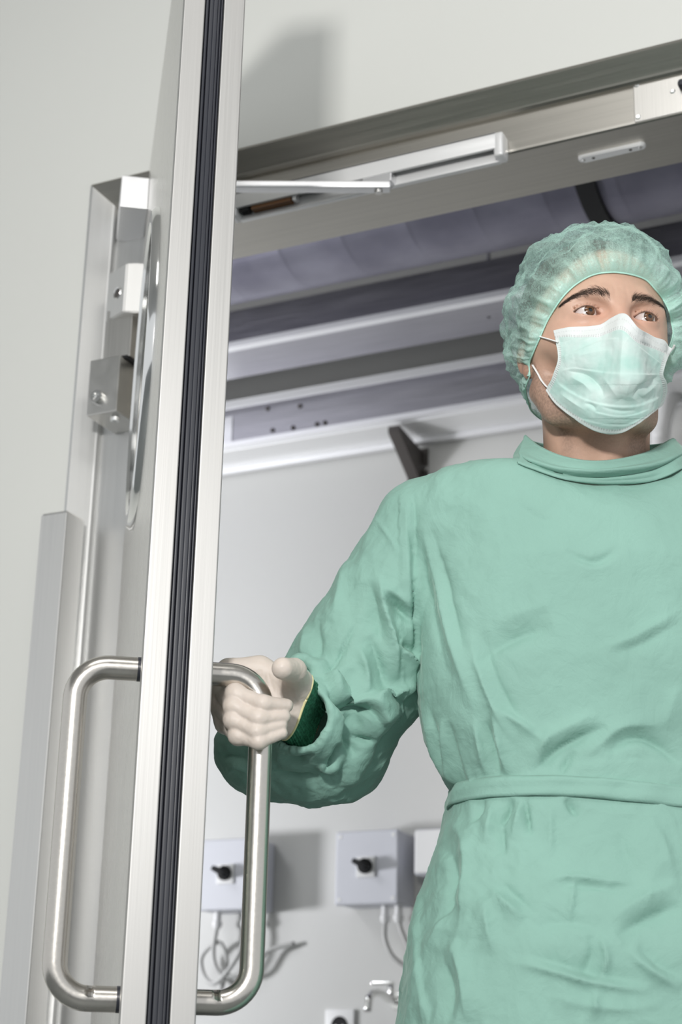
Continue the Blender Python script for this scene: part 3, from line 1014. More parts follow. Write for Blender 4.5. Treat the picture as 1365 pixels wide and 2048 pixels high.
def body_sdf(p):
    p = np.asarray(p, np.float64)
    ax = p.copy(); ax[:, 0] = np.abs(p[:, 0] - tcx)
    q = p - np.array([tcx, 0, 0])
    d = ell(q, (0, 0.01, 1.27), (0.165, 0.095, 0.20))
    d = smin(d, ell(q, (0, 0.015, 1.02), (0.15, 0.095, 0.17)), 0.06)
    d = smin(d, chain(ax, [(0.085, 0.02, 0.92), (0.10, 0.015, 0.50), (0.105, 0.03, 0.10)], [0.085, 0.056, 0.040]), 0.04)
    d = smin(d, cap(ax, (0.105, 0.03, 0.06), (0.115, -0.10, 0.045), 0.04, 0.036), 0.03)
    d = smin(d, cap(p, (tcx - 0.05, 0.02, 1.43), SHR, 0.05, 0.055), 0.04)
    d = smin(d, chain(p, [SHR, ELB, WRI], [0.052, 0.026, 0.014]), 0.015)
    LS = np.array([2 * tcx - SHR[0], SHR[1], SHR[2]])
    d = smin(d, cap(p, (tcx + 0.05, 0.02, 1.43), LS, 0.05, 0.055), 0.04)
    d = smin(d, chain(p, [LS, LS + (0.07, 0.03, -0.29), LS + (0.06, -0.08, -0.52)], [0.052, 0.040, 0.028]), 0.02)
    hb = LS + np.array([0.06, -0.08, -0.52])
    d = smin(d, cap(p, hb, hb + (-0.005, -0.02, -0.09), 0.030, 0.024), 0.015)
    return d


_VB, _FB = polygonize(body_sdf, (-0.50, -0.22, 0.0), (0.62, 0.24, 1.50), 0.009)
_hl = h2l(_V)
_nv = len(_hl)
_AV = np.vstack([_hl, _VB]); _AF = np.vstack([_F, _FB + _nv])
body = mesh_np('body', _AV, _AF, M['skin'], man)
_cc = np.vstack([_c, np.tile(np.array([0.56, 0.36, 0.268]), (len(_VB), 1))])
_hh = np.r_[_hair[:, 0], np.zeros(len(_VB))][:, None]
color_attr(body, 'tone', _cc * (1 - _hh) + np.array([0.045, 0.034, 0.028]) * _hh)


# eyes: ball with cornea, iris and pupil set in
def eye_mat():
    m, nt, b = new_mat('eyeball_white')
    setp(b, Roughness=0.12)
    b.inputs['Coat Weight'].default_value = 0.6
    b.inputs['Coat Roughness'].default_value = 0.02
    at = nt.nodes.new('ShaderNodeVertexColor'); at.layer_name = 'tone'
    nt.links.new(at.outputs['Color'], b.inputs['Base Color'])
    return m
M['eye'] = eye_mat()
def eyeball(sx, gaze):
    n1, n2 = 64, 96
    R = 12.15
    fwd = np.array(gaze, float); fwd /= np.linalg.norm(fwd)
    t1 = np.cross(fwd, [0, 0, 1.0]); t1 /= np.linalg.norm(t1); t2 = np.cross(t1, fwd)
    V = []; C = []
    ths = np.r_[np.linspace(0, 0.62, 44), np.linspace(0.66, math.pi, n1 - 44)]
    for th in ths:
        for k in range(n2):
            ph = 2 * math.pi * k / n2
            r = R + (0.9 * math.exp(-(th / 0.40) ** 4) if th < 1 else 0)
            V.append(np.array([sx * 32.0, 0.3, 0]) + r * (math.cos(th) * fwd + math.sin(th) * (math.cos(ph) * t1 + math.sin(ph) * t2)))
            s = R * math.sin(th)
            if th > 1.2: s = 99
            st = 0.5 + 0.5 * math.sin(ph * 23 + 3 * math.sin(ph * 7)) * math.sin(ph * 11 + 1)
            if s < 2.1: c = (0.004, 0.003, 0.003)
            elif s < 5.7:
                f = (s - 2.1) / 3.6
                c = np.array((0.12, 0.052, 0.02)) * (0.65 + 0.6 * st * (1 - abs(2 * f - 1)) + 0.2 * (1 - f))
                if f > 0.80: c = c * (1 - 0.75 * (f - 0.80) / 0.2)
            elif s < 6.2: c = np.array((0.03, 0.016, 0.012)) * (6.2 - s) / 0.5 + np.array((0.42, 0.37, 0.34)) * (s - 5.7) / 0.5
            else:
                f = min(1, (s - 6.2) / 5)
                c = np.array((0.62, 0.58, 0.56)) * (1 - f) + np.array((0.58, 0.47, 0.44)) * f
            C.append(c)
    Fq = np.array([(i * n2 + k, (i + 1) * n2 + k, (i + 1) * n2 + (k + 1) % n2, i * n2 + (k + 1) % n2) for i in range(len(ths) - 1) for k in range(n2)])
    o = mesh_np('eye', h2l(np.array(V)), Fq, M['eye'], man)
    color_attr(o, 'tone', np.array(C))
    return o
eyeball(-1, (0.14, -1, 0.08))
eyeball(1, (0.19, -1, 0.06))


# surface finder on the head: first hit of a pixel's ray
def hit(u, v, off=0.0, sdf=None, nearest=True):
    o, d = rayL(u, v)
    f = sdf or (lambda q: head_sdf(q, False))
    t = np.linalg.norm(HO - o) - 0.16
    best = (1e9, None)
    for _ in range(120):
        q = l2h(o + d * t)
        s = float(f(q)[0]) - off
        if s < best[0]: best = (s, q[0])
        if s < 0.15: return q[0]
        t += max(s, 0.3) * HS * 0.8
        if t > np.linalg.norm(HO - o) + 0.25: break
    return best[1] if nearest else None


def sdf_normal(q, f=None):
    f = f or (lambda z: head_sdf(z, False))
    e = 1.0
    g = np.array([f(np.array([q + np.eye(3)[k] * e]))[0] - f(np.array([q - np.eye(3)[k] * e]))[0] for k in range(3)])
    return g / (np.linalg.norm(g) + 1e-9)


# hairs: thin tapering ribbons of three faces each, many joined in one part (nobody could count them)
def hairs(name, roots, dirs, lens, rad, curl, mat, nrm):
    V, Fc = [], []
    for r, d, L, n in zip(roots, dirs, lens, nrm):
        d = d / np.linalg.norm(d)
        s = np.cross(d, n); s /= np.linalg.norm(s) + 1e-9
        b = len(V)
        for t, w in ((0, 1.0), (0.4, 0.8), (0.75, 0.5), (1.0, 0.12)):
            c = r + d * L * t + n * (curl * L * (t - t * t) * 1.6 + 0.12)
            for k in range(3):
                a = 2 * math.pi * k / 3
                V.append(c + rad * w * (math.cos(a) * s + math.sin(a) * n))
        for i in range(3):
            for k in range(3):
                k2 = (k + 1) % 3
                Fc.append((b + i * 3 + k, b + i * 3 + k2, b + (i + 1) * 3 + k2, b + (i + 1) * 3 + k))
    o = mesh_np(name, h2l(np.array(V)), np.array(Fc), mat, man)
    o['kind'] = 'stuff'
    return o


def eyebrow(pp, wid, nh, out):
    """pp: pixels along the brow from its inner end to its tail"""
    path = np.array([hit(u, v) for u, v in smooth_path([(a, b, 0) for a, b in pp], 14)[:, :2]])
    roots, dirs, lens, nrm = [], [], [], []
    T = np.gradient(path, axis=0)
    for _ in range(nh):
        t = RNG.rand() ** 0.85 * 12.99
        i = int(t); f = t - i
        c = path[i] * (1 - f) + path[i + 1] * f
        tg = T[i] / np.linalg.norm(T[i])
        w = np.interp(t / 13, [0, 0.12, 0.45, 0.8, 1], wid)
        off = RNG.normal() * 0.46
        off = off * w
        q = c + np.array([0, 0, 1.0]) * off
        n = sdf_normal(q)
        q = q - n * (head_sdf(q[None], False)[0] + 0.05)
        up = np.array([0, -0.1, 1.0])
        lift = np.interp(t / 13, [0, 0.15, 0.5, 1], [1.6, 0.75, 0.15, -0.1]) - off / max(w, 1e-3) * 0.35
        dd = tg + up * lift + RNG.normal(size=3) * 0.16
        dd = dd - n * (dd @ n)
        roots.append(q); dirs.append(dd); nrm.append(n)
        lens.append(RNG.uniform(4.5, 8.5) * (0.7 if t > 10 else 1))
    return hairs('eyebrow', roots, dirs, lens, 0.070, 0.18, M['brow'], nrm)
eyebrow([(1222, 594), (1205, 586), (1183, 584), (1160, 589), (1140, 598), (1122, 611)], [4.2, 5.6, 5.0, 3.0, 1.5], 900, -1)
eyebrow([(1263, 599), (1277, 597), (1295, 598), (1312, 604), (1326, 613), (1336, 624)], [4.2, 5.4, 4.8, 3.0, 1.5], 900, 1)


def lashes(sx):
    roots, dirs, lens, nrm = [], [], [], []
    c = np.array([sx * 32.0, 0, 0])
    for up in (1, 0):
        for k in range(48 if up else 8):
            x = RNG.uniform(-9.0, 14.5) if up else RNG.uniform(-4.0, 14)
            z = (5.1 - 0.0235 * (x + 1.5) ** 2) if up else (-4.7 + 0.0215 * (x - 0.8) ** 2)
            z += 0.045 * x
            yy = -math.sqrt(max(0, 13.4 ** 2 - x * x - z * z))
            roots.append(c + np.array([sx * x, yy - 0.1, z]))
            n = np.array([sx * x, yy, z]); n /= np.linalg.norm(n)
            dirs.append(np.array([sx * x * 0.035 + RNG.normal() * 0.10, -1.0, 0.40 if up else -0.55]))
            nrm.append(np.array([0, 0, 1.0]) if up else np.array([0, 0, -1.0]))
            lens.append(RNG.uniform(4.5, 7.0) * (0.8 + 0.02 * x) if up else RNG.uniform(1.5, 2.6))
    o = hairs('eyelashes', roots, dirs, lens, 0.058, 0.16, M['brow'], nrm)
lashes(-1); lashes(1)
# ------------------------------------------------------------------ gloved hand on the bar
BARW = HG + E_ * HX + N_ * (THK - 0.0015 + 0.0605)
BAR = np.array([(BARW @ _r0) - PA0, (BARW @ DV) - PB0, 0.0])
bb = BAR[1] + PB0                                    # depth of the bar
def H(u, v, db): return P(u, v, bb + db)
FING = [  # mcp, pip, dip, tip as (u, v, depth against the bar)
    [(455, 1350, 0.036), (472, 1389, -0.010), (527, 1408, -0.0225), (573, 1411, -0.013)],
    [(446, 1380, 0.036), (468, 1413, -0.012), (518, 1437, -0.0235), (568, 1433, -0.014)],
    [(444, 1414, 0.034), (468, 1440, -0.012), (515, 1463, -0.0230), (562, 1450, -0.014)],
    [(452, 1446, 0.032), (476, 1471, -0.010), (518, 1483, -0.0220), (564, 1466, -0.014)]]
FR = [(0.0110, 0.0096, 0.0086, 0.0072), (0.0112, 0.0096, 0.0088, 0.0073), (0.0108, 0.0092, 0.0083, 0.0069), (0.0100, 0.0086, 0.0076, 0.0062)]
THUMB = [H(588, 1402, 0.040), H(594, 1364, 0.020), H(588, 1342, -0.010), H(566, 1337, -0.036)]
WR = H(584, 1412, 0.050)


rim = [H(u, v, db) for u, v, db in ((596, 1352, 0.028), (612, 1370, 0.022), (613, 1400, 0.022), (603, 1432, 0.024), (582, 1458, 0.030), (560, 1466, 0.045), (548, 1450, 0.068), (552, 1410, 0.085), (572, 1370, 0.075), (588, 1352, 0.045))]
RC = np.mean(rim, axis=0)
_, _, _vt = np.linalg.svd(np.array(rim) - RC)
RN = _vt[2] * (1 if _vt[2][1] > 0 else -1)
RC = H(586, 1410, 0.050)
def glove_sdf(p, clip=True):
    p = np.asarray(p, np.float64)
    mc = [H(*f[0]) for f in FING]
    # palm: four bones from the wrist, blended
    d = None
    for i, m in enumerate(mc):
        w = WR + (np.array([0, 0, 0.013]) * (1.5 - i))
        e = cap(p, w, m, 0.0150, 0.0125)
        d = e if d is None else smin(d, e, 0.012)
    d = smin(d, ell(p, H(545, 1412, 0.036), (0.034, 0.015, 0.028)), 0.014)
    th = chain(p, THUMB, [0.0158, 0.0145, 0.0130, 0.0116], 0.004)
    d = smin(d, th, 0.010)
    d = smin(d, cap(p, H(598, 1372, 0.026), H(520, 1335, 0.036), 0.013, 0.010), 0.012)     # web of the thumb
    d = smin(d, cap(p, H(520, 1335, 0.036), H(458, 1338, 0.034), 0.0115, 0.0115), 0.010)
    for f, r in zip(FING, FR):
        q = [H(*j) for j in f]
        e = chain(p, q, r, 0.006)
        e = smin(e, ell(p, q[1], (r[1] * 0.98,) * 3), 0.006)
        d = smin(d, e, 0.0016)
    # the glove runs up the wrist
    d = smin(d, cap(p, H(590, 1385, 0.048), H(574, 1440, 0.052), 0.0165, 0.0165), 0.014)
    if clip: d = smax(d, (p - RC) @ RN - 0.001, 0.002)
    return d


_GV, _GF = polygonize(glove_sdf, WR + (-0.13, -0.15, -0.075), WR + (0.06, 0.06, 0.085), 0.00135)
_n = vnormals(_GV, _GF)
_wr = np.exp(-(np.linalg.norm(_GV - WR, axis=1) / 0.045) ** 2)
_GV = _GV + _n * (0.0010 * _wr * ridged(_GV * np.array([120, 120, 60]), 2) + 0.00035 * pnoise(_GV * 260))[:, None]
def glove_mat():
    m, nt, b = new_mat('latex_glove')
    b.inputs['Base Color'].default_value = (0.62, 0.545, 0.485, 1)
    setp(b, Roughness=0.5)
    b.inputs['Subsurface Weight'].default_value = 0.15
    b.inputs['Subsurface Radius'].default_value = (0.004, 0.003, 0.002)
    b.inputs['Subsurface Scale'].default_value = 1.0
    tc = nt.nodes.new('ShaderNodeTexCoord')
    nz = nt.nodes.new('ShaderNodeTexNoise'); nz.inputs['Scale'].default_value = 140; nz.inputs['Detail'].default_value = 4
    nt.links.new(tc.outputs['Object'], nz.inputs['Vector'])
    bump(nt, b, nz.outputs['Fac'], 0.15, 0.001)
    return m
M['glove'] = glove_mat()
M['glove_roll'] = plain('rolled_latex', (0.72, 0.66, 0.36), 0.35)
glove = mesh_np('glove', _GV, _GF, M['glove'], man)
glove['label'] = 'white latex glove gripping the door handle'
# rolled rim of the glove, an open loop round the wrist seen from the front
def rim_loop(n=90):
    a1 = np.cross(RN, [0, 0, 1.0]); a1 /= np.linalg.norm(a1); a2 = np.cross(RN, a1)
    out = []
    for k in range(n):
        d = math.cos(2 * math.pi * k / n) * a1 + math.sin(2 * math.pi * k / n) * a2
        t = np.linspace(0.004, 0.06, 120)
        sd = glove_sdf(RC + t[:, None] * d, False)
        i = int(np.argmax(sd > 0)) if (sd > 0).any() else 60
        out.append(RC + d * t[i])
    out = np.array(out)
    for _ in range(3): out = (np.roll(out, 1, 0) + out + np.roll(out, -1, 0)) / 3
    return out
rl = rim_loop()
print('rim', pix(rl)[::9].round())
tube('glove_rim', np.vstack([rl, rl[:1]]), 0.0016, M['glove_roll'], glove, 10)

# knitted cuff
def knit_mat():
    m, nt, b = new_mat('knitted_cuff')
    setp(b, Roughness=0.85)
    noise_mix(nt, b, (0.016, 0.125, 0.062), (0.045, 0.24, 0.135), (1, 1, 1), 260, 2.0)
    return m
M['knit'] = knit_mat()
c0 = rl.mean(0)
cuff_n = 150
V, Fc = [], []
rings = 46
r0 = np.array([rl[int(k * 90 / cuff_n) % 90] for k in range(cuff_n)])
e0 = c0 + (P(616, 1450, 1.845) - c0)
for i in range(rings):
    t = i / (rings - 1)
    for k in range(cuff_n):
        base = c0 + (r0[k] - c0) * (0.95 + 0.25 * t)
        rad = (r0[k] - c0) / np.linalg.norm(r0[k] - c0)
        q = base + (e0 - c0) * (t * 0.95 + 0.0) + rad * (0.0011 * math.sin(2 * math.pi * k / 2.5 + 0.6 * (i % 2)) + 0.0007 * math.sin(i * 2.1))
        V.append(q)
for i in range(rings - 1):
    for k in range(cuff_n):
        Fc.append((i * cuff_n + k, i * cuff_n + (k + 1) % cuff_n, (i + 1) * cuff_n + (k + 1) % cuff_n, (i + 1) * cuff_n + k))
cuff = mesh_np('cuff', V, np.array(Fc), M['knit'], man)
cuff['label'] = 'dark green knitted cuff at the wrist'

# ------------------------------------------------------------------ the gown
CEN = [(r[0], r[1]) for r in ()]
TB = 1.815
# left silhouette of the trunk, pixel points at the depth of its side
SIL = [(836, 1010), (836, 1150), (837, 1300), (838, 1395), (855, 1470), (885, 1535), (909, 1578), (893, 1640), (868, 1720), (838, 1830), (815, 1940), (799, 2048), (780, 2200)]
_s = np.array([P(u, v, TB) for u, v in SIL])
TX = P(1212, 1300, TB)[0]
def trunk_w(c): return TX - np.interp(-c, -_s[:, 2], _s[:, 0])
def trunk_d(c): return np.interp(c, [0.75, 0.95, 1.10, 1.14, 1.25, 1.36, 1.46], [0.172, 0.160, 0.128, 0.126, 0.138, 0.138, 0.116])
SH2 = P(880, 1046, 1.82)
SHM = np.array([2 * TX - SH2[0], SH2[1], SH2[2]])
LSg = np.array([2 * tcx - SHR[0], SHR[1], SHR[2]])


_sx = np.array([P(u, v, 1.81) for u, v in ((1215, 918), (1040, 929), (890, 958), (826, 990))])
def ZTOP(x): return np.interp(x, TX - _sx[:, 0], _sx[:, 2])


def gown_sdf(p):
    p = np.asarray(p, np.float64)
    c = p[:, 2]
    W = trunk_w(np.clip(c, 0.74, 1.46)); Dp = trunk_d(c)
    x = np.abs(p[:, 0] - TX); y = p[:, 1] - 0.012
    # super-ellipse section
    n = 2.5
    k = ((x / W) ** n + (np.abs(y) / Dp) ** n) ** (1 / n)
    rr = np.minimum(W, Dp)
    d = (k - 1) * rr * 0.92
    d = smax(d, (c - ZTOP(x) - 0.62 * np.minimum(p[:, 1] - 0.01, 0) * np.exp(-(x / 0.105) ** 2)) * 0.85, 0.026)
    d = smax(d, 0.79 - c, 0.004)
    ax = p.copy(); ax[:, 0] = TX - x
    # shoulders
    sh = chain(ax, [(TX - 0.12, 0.018, _sx[1, 2] - 0.066), tuple(SH2 + (0.004, 0, -0.012))], [0.064, 0.060], 0.02)
    d = smin(d, sh, 0.035)
    # right sleeve: wide, bagging at the elbow, gathered to the cuff
    s = chain(p, [P(852, 1058, 1.82), P(806, 1180, 1.835), P(724, 1338, 1.865), P(640, 1462, 1.90)], [0.060, 0.064, 0.077, 0.080], 0.02)
    s = smin(s, ell(p, P(545, 1500, 1.905), (0.066, 0.062, 0.052)), 0.03)
    s = smin(s, ell(p, P(680, 1490, 1.89), (0.052, 0.060, 0.050)), 0.03)
    s = smin(s, cap(p, P(632, 1470, 1.885), P(619, 1440, 1.800), 0.072, 0.046), 0.02)
    for (a, b, ra, rb) in SLEEVE_ROLLS:
        s = smin(s, cap(p, a, b, ra, rb), 0.007)
    s = smax(s, -cap(p, P(578, 1412, 1.69), P(612, 1452, 1.835), 0.036, 0.031), 0.005)
    d = smin(d, s, 0.006)
    l = chain(p, [LSg, LSg + (0.06, 0.02, -0.27), LSg + (0.06, -0.06, -0.47)], [0.066, 0.075, 0.055], 0.02)
    d = smin(d, l, 0.010)
    return d


def R(u0, v0, b0, u1, v1, b1, ra, rb): return (P(u0, v0, b0), P(u1, v1, b1), ra, rb)
SLEEVE_ROLLS = [
    R(598, 1326, 1.80, 634, 1340, 1.795, 0.009, 0.012), R(634, 1340, 1.795, 648, 1400, 1.792, 0.012, 0.010),
    R(658, 1350, 1.817, 672, 1440, 1.808, 0.014, 0.014), R(672, 1440, 1.808, 655, 1530, 1.815, 0.014, 0.012),
    R(690, 1350, 1.808, 750, 1430, 1.814, 0.024, 0.020), R(745, 1425, 1.814, 700, 1545, 1.845, 0.022, 0.012),
    ]
_GWV, _GWF = polygonize(gown_sdf, (min(P(415, 1500, 1.9)[0], -0.5), -0.22, 0.784), (LSg[0] + 0.16, 0.24, 1.53), 0.0025)
print('gown verts', len(_GWV))
# ---- folds: (kind, pixels along the fold, height mm, width px)
FOLDS = [
    ('step', [(824, 984), (829, 1100), (834, 1250), (839, 1392)], 6.0, 6), ('v', [(821, 985), (826, 1120), (830, 1260), (835, 1385)], 5.5, 6),
    ('r', [(845, 1040), (874, 1150), (898, 1257), (922, 1335), (955, 1430)], 6, 17), ('v', [(868, 1060), (893, 1150), (915, 1250), (940, 1330)], 4.0, 13), ('v', [(838, 1090), (860, 1200), (880, 1290), (905, 1370)], 3, 14),
    ('r', [(937, 1272), (983, 1400), (1033, 1490)], 4.5, 13), ('v', [(960, 1265), (1000, 1370), (1050, 1460)], 3, 14),
    ('v', [(955, 1330), (996, 1294), (1040, 1272), (1108, 1252)], 6.5, 26), ('r', [(985, 1250), (1040, 1225), (1110, 1205)], 2, 26),
    ('v', [(1129, 1095), (1160, 1116), (1195, 1122), (1244, 1092)], 2.4, 9), ('r', [(1120, 1108), (1190, 1138), (1250, 1108)], 1.6, 10),
    ('r', [(1202, 1294), (1253, 1280), (1310, 1250), (1365, 1218)], 3, 11), ('v', [(1215, 1306), (1270, 1292), (1365, 1240)], 2, 10),
    ('v', [(1060, 1550), (1090, 1520), (1130, 1490), (1214, 1450)], 7, 15), ('r', [(1075, 1500), (1120, 1462), (1200, 1425)], 3.5, 18),
    ('v', [(1215, 1512), (1245, 1485), (1280, 1478), (1320, 1495), (1362, 1530)], 6.5, 15), ('r', [(1160, 1520), (1200, 1490), (1250, 1455), (1330, 1452)], 3.5, 16),
    ('r', [(985, 1420), (1003, 1495), (1017, 1552)], 6, 9), ('v', [(972, 1440), (990, 1500), (1003, 1552)], 4.5, 8), ('r', [(950, 1440), (965, 1495), (975, 1550)], 4.5, 8),
    ('r', [(885, 1440), (897, 1520), (916, 1576)], 6, 9), ('v', [(900, 1440), (914, 1510), (934, 1570)], 5, 10), ('r', [(845, 1400), (862, 1457), (884, 1520), (914, 1574)], 5, 8), ('v', [(858, 1400), (876, 1470), (900, 1540)], 4, 7),
    ('r', [(1110, 1450), (1085, 1500), (1075, 1552)], 3, 10), ('v', [(1150, 1500), (1120, 1552)], 4, 9),
    ('r', [(960, 1400), (1000, 1420), (1060, 1460), (1100, 1490)], 2.5, 9), ('r', [(1010, 1420), (1040, 1440), (1075, 1462)], 2.5, 6),
    ('v', [(1028, 1597), (1015, 1630), (1001, 1656)], 7.5, 8), ('r', [(1044, 1597), (1036, 1640), (1024, 1680)], 4, 9), ('v', [(1052, 1597), (1058, 1640), (1062, 1672)], 5, 6), ('v', [(1131, 1597), (1142, 1616), (1156, 1632)], 5, 9),
    ('v', [(970, 1597), (965, 1625), (950, 1650)], 4, 8), ('r', [(985, 1597), (986, 1640), (975, 1690)], 4, 12), ('v', [(1006, 1650), (1009, 1690), (1012, 1716)], 3.5, 8),
    ('r', [(1104, 1610), (1104, 1665), (1103, 1716)], 2.2, 8), ('r', [(900, 1640), (936, 1697), (930, 1797), (924, 1880)], 7, 22), ('v', [(880, 1690), (906, 1720), (902, 1800), (890, 1860)], 6, 18),
    ('step', [(862, 2046), (846, 1940), (846, 1838), (862, 1718), (890, 1640)], -6.0, 9), ('r', [(925, 1790), (890, 1842), (858, 1905)], 3.5, 9), ('r', [(905, 1880), (930, 1960), (935, 2046)], 5, 15), ('v', [(885, 1900), (905, 1980), (905, 2046)], 4, 14),
    ('r', [(1152, 1750), (1146, 1800), (1139, 1850)], 2.5, 6), ('r', [(1086, 1768), (1120, 1757), (1152, 1755), (1210, 1762), (1270, 1768)], 3, 7), ('v', [(1100, 1782), (1150, 1772), (1260, 1784)], 2, 9),
    ('r', [(1020, 1922), (1110, 1946), (1193, 1970), (1305, 1984)], 4, 10), ('v', [(1040, 1906), (1110, 1926), (1190, 1950), (1300, 1966)], 3.5, 14), ('r', [(1193, 1970), (1212, 1921), (1199, 1868)], 4, 8), ('v', [(1165, 1950), (1185, 1905), (1180, 1870)], 3, 12),
    ('v', [(1235, 1874), (1288, 1838), (1365, 1806)], 6, 22), ('r', [(1220, 1840), (1290, 1795), (1365, 1765)], 4, 24), ('r', [(1255, 1898), (1297, 1941), (1365, 1980)], 5, 15), ('v', [(1275, 1890), (1315, 1932), (1365, 1955)], 3.5, 13),
    ('r', [(985, 1780), (1020, 1812), (1052, 1838)], 5, 16), ('v', [(1000, 1765), (1040, 1800), (1075, 1830)], 3, 14), ('r', [(976, 1797), (980, 1850), (990, 1910)], 4, 14), ('r', [(1193, 1975), (1190, 2010), (1180, 2046)], 3, 9),
    ('v', [(1060, 1860), (1110, 1845), (1180, 1850), (1210, 1880)], 3, 22), ('r', [(1100, 1990), (1160, 2010), (1240, 2020), (1330, 2010)], 2.5, 16), ('r', [(1300, 1640), (1330, 1690), (1345, 1760)], 3, 18), ('v', [(1240, 1660), (1260, 1720), (1290, 1760)], 2.2, 18),
    ('r', [(1330, 1460), (1345, 1400), (1365, 1370)], 3, 20), ('v', [(1030, 1000), (1075, 1035), (1130, 1050)], 1.5, 14), ('r', [(880, 985), (940, 1000), (990, 1040)], 1.5, 18),
    # tie loop panel
    ('step', [(1365, 1527), (1260, 1522), (1146, 1528)], -0.9, 4), ('step', [(1160, 1612), (1250, 1624), (1365, 1640)], 0.9, 4),
    # sleeve
    ('r', [(760, 1150), (776, 1220), (787, 1294), (792, 1360)], 6, 11), ('v', [(742, 1160), (757, 1230), (768, 1300)], 3.5, 12), ('v', [(770, 1195), (800, 1225), (828, 1248)], 6, 13), ('r', [(765, 1170), (800, 1195), (824, 1220)], 3, 9),
    ('r', [(788, 1290), (815, 1312), (836, 1336)], 5, 8), ('v', [(800, 1290), (822, 1300), (836, 1315)], 4, 9), ('r', [(752, 1034), (786, 1083), (801, 1118)], 1.0, 4), ('v', [(715, 1240), (690, 1290), (655, 1357)], 2, 5), ('r', [(700, 1120), (690, 1180), (668, 1250)], 3, 14),
    ('r', [(617, 1255), (611, 1290), (606, 1320)], 2, 9), ('v', [(640, 1240), (640, 1300), (635, 1330)], 2.2, 12),
    ('step', [(772, 1452), (746, 1414), (700, 1405), (676, 1397), (645, 1352)], 13.0, 8), ('v', [(652, 1374), (680, 1408), (703, 1416), (742, 1424), (762, 1452)], 4, 7), ('v', [(660, 1382), (696, 1433), (693, 1479), (712, 1512)], 8, 8), ('r', [(830, 1362), (790, 1378), (756, 1396), (752, 1420)], 5, 8),
    ('v', [(700, 1472), (730, 1484), (756, 1486)], 5, 7), ('v', [(679, 1484), (664, 1520), (647, 1553)], 6, 7), ('v', [(545, 1540), (593, 1557), (640, 1556)], 7, 7),
    ('v', [(560, 1518), (600, 1524), (630, 1508)], 5, 7), ('v', [(593, 1318), (604, 1334), (622, 1352)], 4, 5), ('r', [(720, 1290), (735, 1340), (730, 1390)], 4, 10), ('v', [(741, 1270), (760, 1330), (770, 1380)], 4, 10), ('r', [(800, 1400), (812, 1380), (830, 1372)], 3, 7),
    ('v', [(439, 1512), (470, 1512), (500, 1520)], 3, 7), ('r', [(455, 1545), (480, 1530), (505, 1545)], 3, 9)]


def fold_field(V, N, folds, amp=1.0):
    px = pix(V)
    face = np.clip(-N[:, 1] * 2.2 + 0.75, 0, 1)
    h = np.zeros(len(V))
    for kind, poly, A, w in folds:
        pts = smooth_path([(a, b, 0) for a, b in poly], 6 * len(poly))[:, :2] if len(poly) > 2 else np.array(poly, float)
        lo = pts.min(0) - 4 * w; hi = pts.max(0) + 4 * w
        m = (px[:, 0] > lo[0]) & (px[:, 0] < hi[0]) & (px[:, 1] > lo[1]) & (px[:, 1] < hi[1]) & (face > 0)
        if not m.any(): continue
        d, sd, ps = stroke(pts, px[m])
        tp = np.sin(math.pi * ps) ** 0.9
        ends = np.where((ps < 1e-6) | (ps > 1 - 1e-6), 0, 1)
        if kind == 'step':
            tp = np.clip(ps * 12, 0, 1) * np.clip((1 - ps) * 12, 0, 1)
            q = abs(A) * np.exp(-d / (3.2 * w)) * 0.5 * (1 + np.tanh(sd * np.sign(A) * d / (0.35 * w)))
            h[m] += q * tp * face[m]
        else:
            w_ = w * (1.25 - 0.35 * np.sin(math.pi * ps)); ww = np.where(sd * (1 if (len(poly) + int(w)) % 2 else -1) > 0, w_ * 1.35, w_ * 0.62)
            q = 1.75 * A * np.exp(-np.abs(d / ww) ** 1.25) * (1 if kind == 'r' else -1)
            h[m] += q * tp * face[m]
    return h * 1e-3 * amp


_N = vnormals(_GWV, _GWF)
_sl = 1 + 0.55 / (1 + np.exp((pix(_GWV)[:, 0] - 838) / 5)) * np.where(pix(_GWV)[:, 1] < 1420, 1, 0.5)
_h = fold_field(_GWV, _N, FOLDS) * _sl
# general crumple, stronger on the sleeve and below the belt
pxg = pix(_GWV)
wgt = 0.55 + 0.9 / (1 + np.exp((pxg[:, 0] - 800) / 25)) + 0.55 / (1 + np.exp(-(pxg[:, 1] - 1560) / 60)) + 0.4 * np.exp(-((pxg[:, 0] - 900) / 70) ** 2)
q = _GWV * np.array([1.0, 1.0, 0.75])
warp = np.stack([pnoise(q * 9 + k * 31) for k in range(3)], 1) * 0.05
_h += wgt * (0.0026 * (ridged((q + warp) * 12, 2) - 0.7) + 0.0015 * (ridged((q + warp * 0.8) * 27, 3) - 0.7))
_GWV = _GWV + _N * _h[:, None]
# skirt below the picture's edge
nv = len(_GWV)
V2, F2 = [], []
m_ = 120
for i, c in enumerate(np.linspace(0.80, 0.36, 16)):
    W = float(trunk_w(np.array([max(c, 0.74)]))[0]) * 1.006 + (0.80 - c) * 0.06; Dp = float(trunk_d(np.array([c]))[0]) * 1.01 + (0.80 - c) * 0.05
    for k in range(m_):
        a = 2 * math.pi * k / m_
        f = 1 + 0.03 * (0.80 - c) / 0.44 * math.sin(a * 9 + 2 * math.sin(a * 2))
        V2.append((TX + W * f * np.sign(math.cos(a)) * abs(math.cos(a)) ** 0.8, 0.012 + Dp * f * np.sign(math.sin(a)) * abs(math.sin(a)) ** 0.8, c))
for i in range(15):
    for k in range(m_):
        F2.append((nv + i * m_ + k, nv + i * m_ + (k + 1) % m_, nv + (i + 1) * m_ + (k + 1) % m_, nv + (i + 1) * m_ + k))
